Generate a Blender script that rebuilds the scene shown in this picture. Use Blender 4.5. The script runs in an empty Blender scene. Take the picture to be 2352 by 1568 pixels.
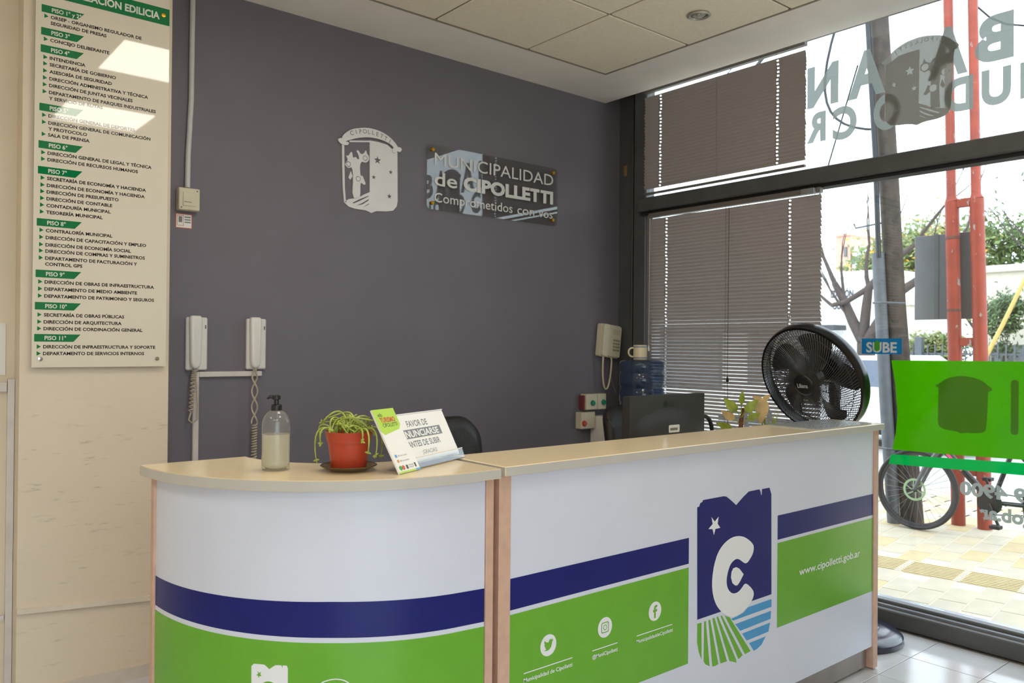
import bpy, math, random
from mathutils import Vector, Matrix
random.seed(7)
SC = bpy.context.scene
COL = SC.collection
PI = math.pi

# ------------------------------------------------------------------ camera
FPX = 1852.4                      # focal length in pixels of a 2352 px wide frame
yaw, pitch, roll = 0.6921, 0.0057, 0.0087
F = Vector((math.sin(yaw)*math.cos(pitch), math.cos(yaw)*math.cos(pitch), math.sin(pitch)))
R = Vector((math.cos(yaw), -math.sin(yaw), 0)); U = R.cross(F)
R2 = R*math.cos(roll)+U*math.sin(roll); U2 = U*math.cos(roll)-R*math.sin(roll)
cd = bpy.data.cameras.new('camera'); cam = bpy.data.objects.new('camera', cd); COL.objects.link(cam)
cam.matrix_world = Matrix(((R2.x, U2.x, -F.x, -4.1427), (R2.y, U2.y, -F.y, -3.9819), (R2.z, U2.z, -F.z, 1.4334), (0, 0, 0, 1)))
cd.sensor_width = 36; cd.lens = FPX/2352*36; cd.clip_start = .05; cd.clip_end = 300
cd.dof.use_dof = True; cd.dof.focus_distance = 2.75; cd.dof.aperture_fstop = 6.0
SC.camera = cam

# ------------------------------------------------------------------ overcast sky, exposure
wd = bpy.data.worlds.new('overcast_sky'); SC.world = wd; wd.use_nodes = True
bg = wd.node_tree.nodes['Background']; bg.inputs[0].default_value = (.80, .90, 1, 1); bg.inputs[1].default_value = 4.0
SC.view_settings.view_transform = 'Standard'; SC.view_settings.look = 'None'
SC.view_settings.exposure = 0.12; SC.view_settings.gamma = 1.0; SC.view_settings.use_curve_mapping = False
LAMP = 12.5                        # radiance of the ceiling light panels
SC.cycles.max_bounces = 10; SC.cycles.transparent_max_bounces = 24; SC.cycles.diffuse_bounces = 6

# ------------------------------------------------------------------ materials
def lin(c): return tuple(((v/255+.055)/1.055)**2.4 if v > 10 else v/255/12.92 for v in c)
MATS = {}
def M(name, rgb, rough=.5, metal=0, spec=.5, var=.06, scale=12, bump=0, bscale=200, coat=0, trans=0, alpha=1):
    if name in MATS: return MATS[name]
    m = bpy.data.materials.new(name); m.use_nodes = True; nt = m.node_tree; b = nt.nodes['Principled BSDF']
    c = lin(rgb)
    tc = nt.nodes.new('ShaderNodeTexCoord'); nz = nt.nodes.new('ShaderNodeTexNoise'); nz.inputs['Scale'].default_value = scale; nz.inputs['Detail'].default_value = 3
    rp = nt.nodes.new('ShaderNodeValToRGB'); rp.color_ramp.elements[0].position = .3; rp.color_ramp.elements[1].position = .7
    rp.color_ramp.elements[0].color = tuple(v*(1-var) for v in c)+(1,); rp.color_ramp.elements[1].color = tuple(min(1, v*(1+var)) for v in c)+(1,)
    nt.links.new(tc.outputs['Object'], nz.inputs['Vector']); nt.links.new(nz.outputs['Fac'], rp.inputs[0]); nt.links.new(rp.outputs[0], b.inputs['Base Color'])
    b.inputs['Roughness'].default_value = rough; b.inputs['Metallic'].default_value = metal; b.inputs['Specular IOR Level'].default_value = spec
    b.inputs['Coat Weight'].default_value = coat; b.inputs['Transmission Weight'].default_value = trans; b.inputs['Alpha'].default_value = alpha
    if bump:
        n2 = nt.nodes.new('ShaderNodeTexNoise'); n2.inputs['Scale'].default_value = bscale; bp = nt.nodes.new('ShaderNodeBump'); bp.inputs['Strength'].default_value = bump; bp.inputs['Distance'].default_value = .004
        nt.links.new(tc.outputs['Object'], n2.inputs['Vector']); nt.links.new(n2.outputs['Fac'], bp.inputs['Height']); nt.links.new(bp.outputs[0], b.inputs['Normal'])
    MATS[name] = m; return m
def thin(name, tint=(1, 1, 1), refl_rough=0.0, body=None, body_amt=0.0, ior=1.5, translucent=.0):
    """sheet of clear or tinted material: transparent, with Fresnel reflection and an optional cloudy body"""
    if name in MATS: return MATS[name]
    m = bpy.data.materials.new(name); m.use_nodes = True; nt = m.node_tree; nt.nodes.clear()
    out = nt.nodes.new('ShaderNodeOutputMaterial'); tr = nt.nodes.new('ShaderNodeBsdfTransparent'); tr.inputs[0].default_value = tint+(1,)
    gl = nt.nodes.new('ShaderNodeBsdfGlossy'); gl.inputs['Roughness'].default_value = refl_rough
    lw = nt.nodes.new('ShaderNodeLayerWeight'); pw = nt.nodes.new('ShaderNodeMath'); pw.operation = 'POWER'; pw.inputs[1].default_value = 4.5; f0 = ((ior-1)/(ior+1))**2     # Schlick, same from both sides
    fr = nt.nodes.new('ShaderNodeMath'); fr.operation = 'MULTIPLY_ADD'; fr.inputs[1].default_value = 1-f0; fr.inputs[2].default_value = f0
    nt.links.new(lw.outputs['Facing'], pw.inputs[0]); nt.links.new(pw.outputs[0], fr.inputs[0]); mx = nt.nodes.new('ShaderNodeMixShader')
    src = tr
    if body:
        nz = nt.nodes.new('ShaderNodeTexNoise'); nz.inputs['Scale'].default_value = 18
        hs = nt.nodes.new('ShaderNodeMixRGB'); hs.inputs[1].default_value = tuple(v*.94 for v in body)+(1,); hs.inputs[2].default_value = body+(1,); nt.links.new(nz.outputs['Fac'], hs.inputs[0])
        d = nt.nodes.new('ShaderNodeBsdfDiffuse'); nt.links.new(hs.outputs[0], d.inputs[0]); t2 = nt.nodes.new('ShaderNodeBsdfTranslucent'); nt.links.new(hs.outputs[0], t2.inputs[0])
        m2 = nt.nodes.new('ShaderNodeMixShader'); m2.inputs[0].default_value = translucent; nt.links.new(d.outputs[0], m2.inputs[1]); nt.links.new(t2.outputs[0], m2.inputs[2])
        m3 = nt.nodes.new('ShaderNodeMixShader'); m3.inputs[0].default_value = body_amt; nt.links.new(tr.outputs[0], m3.inputs[1]); nt.links.new(m2.outputs[0], m3.inputs[2]); src = m3
    nt.links.new(fr.outputs[0], mx.inputs[0]); nt.links.new(src.outputs[0], mx.inputs[1]); nt.links.new(gl.outputs[0], mx.inputs[2]); nt.links.new(mx.outputs[0], out.inputs[0])
    MATS[name] = m; return m
def emit(name, rgb, s):
    m = bpy.data.materials.new(name); m.use_nodes = True; b = m.node_tree.nodes['Principled BSDF']
    b.inputs['Base Color'].default_value = (.8, .8, .8, 1); b.inputs['Emission Color'].default_value = rgb+(1,); b.inputs['Emission Strength'].default_value = s
    MATS[name] = m; return m

wallgrey = M('dark_grey_paint', (112, 108, 118), .55, var=.04, scale=3, bump=.12, bscale=260)
plaster = M('cream_wall_paint', (220, 207, 185), .6, var=.03, scale=4, bump=.05)
plaster_col = M('scuffed_cream_paint', (218, 205, 184), .45, var=.02, scale=4)
def add_scuffs(m):
    nt = m.node_tree; b = nt.nodes['Principled BSDF']; old = b.inputs['Base Color'].links[0].from_socket
    tc = nt.nodes.new('ShaderNodeTexCoord'); mp = nt.nodes.new('ShaderNodeMapping'); mp.inputs['Scale'].default_value = (7, 7, 34)
    nz = nt.nodes.new('ShaderNodeTexNoise'); nz.inputs['Scale'].default_value = 1.6; nz.inputs['Detail'].default_value = 5; nz.inputs['Roughness'].default_value = .62
    r = nt.nodes.new('ShaderNodeValToRGB'); r.color_ramp.elements[0].position = .60; r.color_ramp.elements[1].position = .76; r.color_ramp.elements[0].color = (0, 0, 0, 1)
    sx = nt.nodes.new('ShaderNodeSeparateXYZ'); hz = nt.nodes.new('ShaderNodeValToRGB')     # knocks of bags and trolleys sit between knee and hip height
    for e in list(hz.color_ramp.elements)[1:]: hz.color_ramp.elements.remove(e)
    hz.color_ramp.elements[0].position = .0; hz.color_ramp.elements[0].color = (.45,)*3+(1,)
    for pos, v in ((.2, .5), (.27, 1), (.33, .7), (.4, 0)): e = hz.color_ramp.elements.new(pos); e.color = (v, v, v, 1)
    dv = nt.nodes.new('ShaderNodeMath'); dv.operation = 'DIVIDE'; dv.inputs[1].default_value = 3.2
    mu = nt.nodes.new('ShaderNodeMath'); mu.operation = 'MULTIPLY'; mu2 = nt.nodes.new('ShaderNodeMath'); mu2.operation = 'MULTIPLY'; mu2.inputs[1].default_value = .55
    mx = nt.nodes.new('ShaderNodeMixRGB'); mx.inputs[2].default_value = (.16, .14, .12, 1)
    L = nt.links.new
    L(tc.outputs['Object'], mp.inputs[0]); L(mp.outputs[0], nz.inputs['Vector']); L(nz.outputs['Fac'], r.inputs[0]); L(tc.outputs['Object'], sx.inputs[0]); L(sx.outputs['Z'], dv.inputs[0]); L(dv.outputs[0], hz.inputs[0])
    L(r.outputs[0], mu.inputs[0]); L(hz.outputs[0], mu.inputs[1]); L(mu.outputs[0], mu2.inputs[0]); L(mu2.outputs[0], mx.inputs[0]); L(old, mx.inputs[1]); L(mx.outputs[0], b.inputs['Base Color'])
add_scuffs(plaster_col)
ceilpl = M('ceiling_plaster', (246, 241, 236), .7, var=.03, scale=5)
ceiltile = M('ceiling_tile_board', (244, 236, 218), .8, var=.04, scale=60, bump=.1, bscale=120)
gridm = M('ceiling_grid_enamel', (150, 144, 130), .5)
floortile = M('cream_floor_tile', (204, 204, 208), .12, spec=.6, var=.05, scale=6)
grout = M('floor_grout', (120, 115, 108), .8)
frame = M('dark_grey_frame_paint', (80, 82, 82), .45, var=.12, scale=8)
alu = M('bare_aluminium', (168, 172, 178), .35, metal=.8)
glass = thin('window_glass', (.96, .98, .97))
acryl = thin('clear_acrylic', (.86, .86, .85), ior=1.62)
laminate = M('beige_laminate', (230, 211, 175), .16, spec=.55, var=.02, scale=40)
lamedge = M('shaded_edge_band', (190, 187, 180), .4, var=.02)  # laminate edge greyed, the shade of its facing put into the colour
vinylw = M('white_vinyl_panel', (212, 217, 233), .3, spec=.5, var=.015, scale=6)
vinyln = M('navy_vinyl', (16, 26, 108), .3, spec=.35, var=.04)
vinylg = M('green_vinyl', (104, 172, 44), .25, var=.03)
vinylb = M('sky_blue_vinyl', (66, 152, 210), .25, var=.03)
whitev = M('white_print', (232, 234, 238), .35, var=.01)
beech = M('pinkish_beech_edge', (204, 168, 148), .5, var=.08, scale=30)
steel = M('brushed_kick_plate', (150, 140, 134), .4, metal=.75, var=.12, scale=6)
blk = M('black_plastic', (26, 26, 28), .35, var=.1)
blkm = M('black_matte', (20, 20, 22), .7)
leather = M('black_leatherette', (30, 28, 28), .45, bump=.2, bscale=90)
whitep = M('white_plastic', (226, 224, 220), .3, var=.02)
creamp = M('cream_plastic', (214, 206, 182), .4, var=.03)
boardm = M('white_acrylic_board', (222, 215, 200), .03, spec=.6, var=.01)
bgreen = M('board_green_print', (0, 118, 66), .04, spec=.6, var=.03)
bblack = M('board_black_print', (28, 28, 32), .05, spec=.6)
bwhite = M('board_white_print', (225, 230, 225), .05, spec=.6)
crestw = M('crest_white_relief', (226, 226, 228), .4, var=.03)
crestd = M('crest_letter_grey', (130, 128, 132), .5)
brass = M('brass_screw', (196, 150, 40), .3, metal=.9)
chrome = M('chrome', (200, 200, 202), .15, metal=1)
terracotta = M('red_plastic_pot', (176, 62, 38), .35, var=.05)
stemm = M('succulent_green', (160, 174, 78), .5, var=.25, scale=40)
leafm = M('yellow_green_leaf', (150, 166, 60), .45, var=.3, scale=25)
leafp = M('pale_dying_leaf', (205, 176, 120), .5, var=.15, scale=25)
stalkm = M('reddish_stalk', (110, 66, 42), .6, var=.2, scale=30)
soil = M('potting_soil', (50, 38, 28), .9)
smoked = thin('smoked_glass', (.55, .45, .3), ior=1.5, body=(.22, .16, .08), body_amt=.25)
clearpl = thin('clear_pet_plastic', (.9, .91, .91), .03, body=(.6, .6, .58), body_amt=.12, ior=1.5)
gel = thin('yellowish_gel', (.85, .83, .7), .05, body=(.90, .87, .70), body_amt=.75, translucent=.35)
bluepl = thin('blue_jug_plastic', (.36, .44, .60), .08, body=(.11, .16, .27), body_amt=.38, translucent=.3)
cardw = M('white_card', (236, 234, 230), .35, var=.01)
limem = M('lime_print', (176, 212, 40), .3, var=.02)
redp = M('red_print', (206, 84, 50), .4); greyp = M('grey_print', (120, 122, 126), .4); darkp = M('dark_print', (50, 60, 66), .4)
monm = M('charcoal_monitor_shell', (50, 48, 48), .5, var=.05)
logom = M('dark_moulded_logo', (20, 26, 26), .3)
def slatmat():
    m = bpy.data.materials.new('blind_slat'); m.use_nodes = True; nt = m.node_tree; b = nt.nodes['Principled BSDF']; nz = nt.nodes.new('ShaderNodeTexNoise'); nz.inputs['Scale'].default_value = 9
    rp = nt.nodes.new('ShaderNodeValToRGB'); rp.color_ramp.elements[0].color = lin((158, 150, 147))+(1,); rp.color_ramp.elements[1].color = lin((172, 164, 161))+(1,)
    nt.links.new(nz.outputs['Fac'], rp.inputs[0]); nt.links.new(rp.outputs[0], b.inputs['Base Color']); b.inputs['Roughness'].default_value = .4
    return m
slatm = slatmat()
frost = thin('frosted_white_vinyl', (.9, .93, .92), .2, body=(.27, .30, .29), body_amt=.96, translucent=.38)
frost2 = thin('grey_film', (.6, .6, .58), .2, body=(.62, .60, .58), body_amt=.9, translucent=.75)
frost3 = thin('pale_film', (.5, .5, .46), .2, body=(.25, .245, .225), body_amt=.92, translucent=.4)
greenf = thin('bright_green_film', (.05, .3, .0), .1, body=(.055, .33, .0), body_amt=.97, translucent=.4)
greend = thin('dark_green_film', (.05, .2, .0), .1, body=(.12, .34, .02), body_amt=.95, translucent=.4)
greenb = thin('emerald_film', (.0, .35, .1), .1, body=(.0, .36, .06), body_amt=.96, translucent=.45)
subeb = M('blue_sticker', (0, 128, 196), .35); subeg = M('green_arrow_sticker', (70, 160, 50), .4)

# ------------------------------------------------------------------ mesh helpers
class MB:
    def __init__(s): s.v = []; s.f = []
    def add(s, vs, fs):
        o = len(s.v); s.v += [tuple(v) for v in vs]; s.f += [tuple(i+o for i in f) for f in fs]; return s
    def box(s, x0, x1, y0, y1, z0, z1):
        vs = [(x, y, z) for x in (x0, x1) for y in (y0, y1) for z in (z0, z1)]
        return s.add(vs, [(0, 1, 3, 2), (4, 6, 7, 5), (0, 4, 5, 1), (2, 3, 7, 6), (0, 2, 6, 4), (1, 5, 7, 3)])
    def bbox(s, x0, x1, y0, y1, z0, z1, b=.004):
        """box with chamfered edges"""
        vs = []; ix = {}
        for i, x in enumerate((x0, x1)):
            for j, y in enumerate((y0, y1)):
                for k, z in enumerate((z0, z1)):
                    sx, sy, sz = (b if i == 0 else -b), (b if j == 0 else -b), (b if k == 0 else -b)
                    for a, q in enumerate(((x, y+sy, z+sz), (x+sx, y, z+sz), (x+sx, y+sy, z))): ix[i, j, k, a] = len(vs); vs.append(q)
        g = lambda i, j, k, a: ix[i, j, k, a]; fs = []
        for i in (0, 1): fs.append((g(i, 0, 0, 0), g(i, 1, 0, 0), g(i, 1, 1, 0), g(i, 0, 1, 0)))
        for j in (0, 1): fs.append((g(0, j, 0, 1), g(1, j, 0, 1), g(1, j, 1, 1), g(0, j, 1, 1)))
        for k in (0, 1): fs.append((g(0, 0, k, 2), g(1, 0, k, 2), g(1, 1, k, 2), g(0, 1, k, 2)))
        for j in (0, 1):
            for k in (0, 1): fs.append((g(0, j, k, 1), g(1, j, k, 1), g(1, j, k, 2), g(0, j, k, 2)))
        for i in (0, 1):
            for k in (0, 1): fs.append((g(i, 0, k, 0), g(i, 1, k, 0), g(i, 1, k, 2), g(i, 0, k, 2)))
        for i in (0, 1):
            for j in (0, 1): fs.append((g(i, j, 0, 0), g(i, j, 1, 0), g(i, j, 1, 1), g(i, j, 0, 1)))
        for i in (0, 1):
            for j in (0, 1):
                for k in (0, 1): fs.append((g(i, j, k, 0), g(i, j, k, 1), g(i, j, k, 2)))
        return s.add(vs, fs)
    def tube(s, pts, r, n=8, cap=True):
        pts = [Vector(p) for p in pts]; m = len(pts); rr = r if isinstance(r, (list, tuple)) else [r]*m
        t0 = (pts[1]-pts[0]).normalized(); a = Vector((0, 0, 1)) if abs(t0.z) < .9 else Vector((1, 0, 0)); e = t0.cross(a).normalized(); vs = []
        for i, p in enumerate(pts):
            t = (pts[min(i+1, m-1)]-pts[max(i-1, 0)]); t = t.normalized() if t.length > 1e-9 else t0
            e = (e-t*e.dot(t)); e = e.normalized() if e.length > 1e-6 else t.orthogonal().normalized(); b = t.cross(e)
            for k in range(n): c = 2*PI*k/n; vs.append(p+(e*math.cos(c)+b*math.sin(c))*rr[i])
        fs = [(i*n+k, i*n+(k+1) % n, (i+1)*n+(k+1) % n, (i+1)*n+k) for i in range(m-1) for k in range(n)]
        if cap: fs += [tuple(range(n))[::-1], tuple(range((m-1)*n, m*n))]
        return s.add(vs, fs)
    def lathe(s, prof, n=28, c=(0, 0, 0), axis=None):
        """prof: (r, h) pairs; axis: 3x3 columns (a, b, axis) or None for z"""
        A = axis or Matrix.Identity(3); c = Vector(c); vs = []
        for r, h in prof:
            for k in range(n): a = 2*PI*k/n; vs.append(c+A @ Vector((r*math.cos(a), r*math.sin(a), h)))
        m = len(prof); fs = [(i*n+k, i*n+(k+1) % n, (i+1)*n+(k+1) % n, (i+1)*n+k) for i in range(m-1) for k in range(n)]
        closed = Vector(prof[0]) == Vector(prof[-1])
        if prof[0][0] > 1e-6 and not closed: fs.append(tuple(range(n))[::-1])
        if prof[-1][0] > 1e-6 and not closed: fs.append(tuple(range((m-1)*n, m*n)))
        return s.add(vs, fs)
    def prism(s, poly, to3d, t0, t1):
        n = len(poly); vs = [to3d(u, v, t0) for u, v in poly]+[to3d(u, v, t1) for u, v in poly]
        return s.add(vs, [tuple(range(n))[::-1], tuple(range(n, 2*n))]+[(i, (i+1) % n, n+(i+1) % n, n+i) for i in range(n)])
    def sphere(s, c, r, n=12, sq=(1, 1, 1)):
        return s.add(*uvs(Vector(c), r, n, sq))
    def mesh(s, name, mat, smooth=None):
        me = bpy.data.meshes.new(name); me.from_pydata(s.v, [], s.f); me.materials.append(mat)
        if smooth is not None:
            for p in me.polygons: p.use_smooth = True
            try: me.set_sharp_from_angle(angle=math.radians(smooth))
            except Exception: pass
        me.validate(); me.update(); return me
    def build(s, name, mat, parent=None, smooth=None, kind=None):
        return link(name, s.mesh(name, mat, smooth), parent, kind)
def uvs(c, r, n, sq):
    vs = []; m = n//2
    for i in range(m+1):
        th = PI*i/m
        for k in range(n): a = 2*PI*k/n; vs.append(c+Vector((math.sin(th)*math.cos(a)*r*sq[0], math.sin(th)*math.sin(a)*r*sq[1], math.cos(th)*r*sq[2])))
    return vs, [(i*n+k, i*n+(k+1) % n, (i+1)*n+(k+1) % n, (i+1)*n+k) for i in range(m) for k in range(n)]
def link(name, me, parent=None, kind=None):
    o = bpy.data.objects.new(name, me); COL.objects.link(o)
    if parent is not None: o.parent = parent; o.matrix_parent_inverse = Matrix.Translation(-Vector(parent.location)) if parent.get('_world') else Matrix.Identity(4)
    if kind: o['kind'] = kind
    return o
def tag(o, label, cat, group=None):
    o['label'] = label; o['category'] = cat
    if group: o['group'] = group
    return o
def thing(name, label, cat, loc=(0, 0, 0), rz=0, group=None, world=True):
    """Empty at the thing's base; with world=True its parts are modelled in room coordinates"""
    o = bpy.data.objects.new(name, None); COL.objects.link(o); o.location = loc; o.rotation_euler = (0, 0, rz); o.empty_display_size = .05
    if world: o['_world'] = 1
    return tag(o, label, cat, group)
def struct(o, label=None):
    o['kind'] = 'structure'
    if label: o['label'] = label
    return o
def copy_tree(o, parent=None):
    c = o.copy(); COL.objects.link(c); c.parent = parent
    for ch in list(o.children): copy_tree(ch, c)
    return c

class Flat:
    """flat print or cut sheet: filled 2D outlines and lettering, mapped onto a surface by to3d(u, v, w)"""
    def __init__(s): s.v = []; s.f = []
    def _take(s, cu, fn):
        ob = bpy.data.objects.new('tmp', cu); me = ob.to_mesh(); o = len(s.v)
        s.v += [fn(*v.co) for v in me.vertices]; s.f += [tuple(i+o for i in p.vertices) for p in me.polygons]
        ob.to_mesh_clear(); bpy.data.objects.remove(ob); bpy.data.curves.remove(cu)
    def poly(s, *polys, t=0):
        cu = bpy.data.curves.new('c', 'CURVE'); cu.dimensions = '2D'; cu.fill_mode = 'BOTH'; cu.extrude = t/2
        for pts in polys:
            sp = cu.splines.new('POLY'); sp.points.add(len(pts)-1); sp.use_cyclic_u = True
            for q, (x, y) in zip(sp.points, pts): q.co = (x, y, 0, 1)
        s._take(cu, lambda x, y, z: (x, y, z+t/2)); return s
    def rect(s, x0, x1, y0, y1): return s.poly([(x0, y0), (x1, y0), (x1, y1), (x0, y1)])
    def circ(s, x, y, r, n=28, ry=None, hole=None):
        p = [[(x+r*math.cos(2*PI*k/n), y+(ry or r)*math.sin(2*PI*k/n)) for k in range(n)]]
        if hole: p.append([(x+hole*math.cos(2*PI*k/n), y+hole*math.sin(2*PI*k/n)) for k in range(n)])
        return s.poly(*p)
    def line(s, a, b, w):
        a = Vector(a); b = Vector(b); n = (b-a).normalized(); n = Vector((-n.y, n.x))*w/2
        return s.poly([tuple(a+n), tuple(b+n), tuple(b-n), tuple(a-n)])
    def text(s, body, x, y, size, w=None, bold=0, align='L', rot=0, wide=1, res=3):
        cu = bpy.data.curves.new('t', 'FONT'); cu.body = body; cu.fill_mode = 'FRONT'; cu.offset = bold; cu.resolution_u = res
        ob = bpy.data.objects.new('tmp', cu); me = ob.to_mesh(); xs = [v.co.x for v in me.vertices]; x0, x1 = min(xs), max(xs); o = len(s.v)
        sx = w/(x1-x0) if w else size*wide; W = (x1-x0)*sx; dx = {'L': 0, 'C': -W/2, 'R': -W}[align]; c, sn = math.cos(rot), math.sin(rot)
        for v in me.vertices:
            a = (v.co.x-x0)*sx+dx; b = v.co.y*size; s.v.append((x+a*c-b*sn, y+a*sn+b*c, 0))
        s.f += [tuple(i+o for i in p.vertices) for p in me.polygons]
        ob.to_mesh_clear(); bpy.data.objects.remove(ob); bpy.data.curves.remove(cu); return s
    def build(s, name, mat, parent, to3d, off=0, kind=None):
        mb = MB(); mb.v = [tuple(to3d(x, y, z+off)) for x, y, z in s.v]; mb.f = s.f
        return mb.build(name, mat, parent, kind=kind)
def bez(p0, p1, p2, p3, n=12):
    p0, p1, p2, p3 = map(Vector, (p0, p1, p2, p3)); return [p0*(1-t)**3+p1*3*t*(1-t)**2+p2*3*t*t*(1-t)+p3*t**3 for t in (i/n for i in range(n+1))]
def rrect(x0, x1, y0, y1, r, n=5):
    p = []
    for cx, cy, a0 in ((x1-r, y1-r, 0), (x0+r, y1-r, PI/2), (x0+r, y0+r, PI), (x1-r, y0+r, 1.5*PI)):
        p += [(cx+r*math.cos(a0+PI/2*k/n), cy+r*math.sin(a0+PI/2*k/n)) for k in range(n+1)]
    return p
def star(x, y, r, n=5, inner=.42, a0=PI/2): return [(x+(r if k % 2 == 0 else r*inner)*math.cos(a0+PI*k/n), y+(r if k % 2 == 0 else r*inner)*math.sin(a0+PI*k/n)) for k in range(2*n)]
def helix(path, r, turns, n=9):
    path = [Vector(p) for p in path]; m = len(path)-1; N = int(turns*n); out = []
    for i in range(N+1):
        t = i/N*m; k = min(int(t), m-1); p = path[k].lerp(path[k+1], t-k); d = (path[k+1]-path[k]).normalized(); e = d.orthogonal().normalized(); e = Vector((1, 0, 0)) if abs(d.x) < .6 else Vector((0, 0, 1)); e = (e-d*e.dot(d)).normalized(); b = d.cross(e); a = 2*PI*i/n
        out.append(p+(e*math.cos(a)+b*math.sin(a))*r)
    return out
# counter-front emblem outlines, (x, z) in metres on the panel face
EMBLEM = {
 'navy': [(-1.85, 0.879), (-1.839, 0.879), (-1.833, 0.891), (-1.821, 0.894), (-1.818, 0.9), (-1.698, 0.9), (-1.681, 0.897), (-1.657, 0.883), (-1.621, 0.859), (-1.577, 0.884), (-1.543, 0.9), (-1.474, 0.901), (-1.466, 0.892), (-1.462, 0.878), (-1.458, 0.878), (-1.456, 0.9), (-1.406, 0.9), (-1.393, 0.874), (-1.388, 0.489), (-1.845, 0.487)],
 'cee': [(-1.507, 0.691), (-1.512, 0.666), (-1.531, 0.649), (-1.547, 0.637), (-1.563, 0.636), (-1.578, 0.644), (-1.6, 0.658), (-1.621, 0.663), (-1.65, 0.653), (-1.668, 0.629), (-1.679, 0.595), (-1.672, 0.564), (-1.649, 0.543), (-1.628, 0.537), (-1.603, 0.539), (-1.582, 0.55), (-1.571, 0.559), (-1.559, 0.562), (-1.543, 0.554), (-1.521, 0.537), (-1.508, 0.523), (-1.506, 0.511), (-1.512, 0.497), (-1.525, 0.486), (-1.551, 0.469), (-1.58, 0.457), (-1.614, 0.453), (-1.647, 0.455), (-1.689, 0.474), (-1.717, 0.495), (-1.741, 0.521), (-1.758, 0.556), (-1.764, 0.595), (-1.761, 0.628), (-1.751, 0.665), (-1.732, 0.701), (-1.7, 0.727), (-1.659, 0.743), (-1.618, 0.746), (-1.575, 0.738), (-1.541, 0.721), (-1.519, 0.705)],
 'drop': [(-1.651, 0.6), (-1.648, 0.619), (-1.637, 0.631), (-1.618, 0.632), (-1.599, 0.623), (-1.572, 0.598), (-1.597, 0.573), (-1.611, 0.564), (-1.625, 0.566), (-1.642, 0.578)],
 'star': [(-1.77, 0.835), (-1.75, 0.816), (-1.727, 0.831), (-1.733, 0.806), (-1.717, 0.789), (-1.746, 0.789), (-1.754, 0.768), (-1.763, 0.791), (-1.787, 0.794), (-1.762, 0.809)],
 'b1': [(-1.647, 0.449), (-1.614, 0.45), (-1.572, 0.456), (-1.542, 0.47), (-1.388, 0.471), (-1.387, 0.441), (-1.635, 0.44)],
 'b2': [(-1.622, 0.424), (-1.39, 0.426), (-1.392, 0.396), (-1.59, 0.393)],
 'b3': [(-1.578, 0.38), (-1.396, 0.382), (-1.407, 0.35), (-1.549, 0.348)],
 'b4': [(-1.534, 0.335), (-1.425, 0.336), (-1.452, 0.311), (-1.479, 0.302), (-1.502, 0.299)],
 'g1': [(-1.845, 0.473), (-1.821, 0.472), (-1.819, 0.343), (-1.835, 0.372), (-1.845, 0.408)],
 'g2': [(-1.806, 0.473), (-1.796, 0.473), (-1.773, 0.308), (-1.798, 0.321), (-1.807, 0.333)],
 'g3': [(-1.782, 0.472), (-1.772, 0.473), (-1.722, 0.303), (-1.739, 0.301), (-1.757, 0.303)],
 'g4': [(-1.759, 0.474), (-1.746, 0.473), (-1.67, 0.301), (-1.709, 0.302)],
 'g5': [(-1.735, 0.473), (-1.726, 0.474), (-1.614, 0.293), (-1.612, 0.281), (-1.633, 0.29), (-1.655, 0.298)],
 'g6': [(-1.711, 0.472), (-1.703, 0.473), (-1.574, 0.3), (-1.6, 0.291)],
 'g7': [(-1.687, 0.469), (-1.656, 0.456), (-1.523, 0.303), (-1.559, 0.3)],
}
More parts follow.
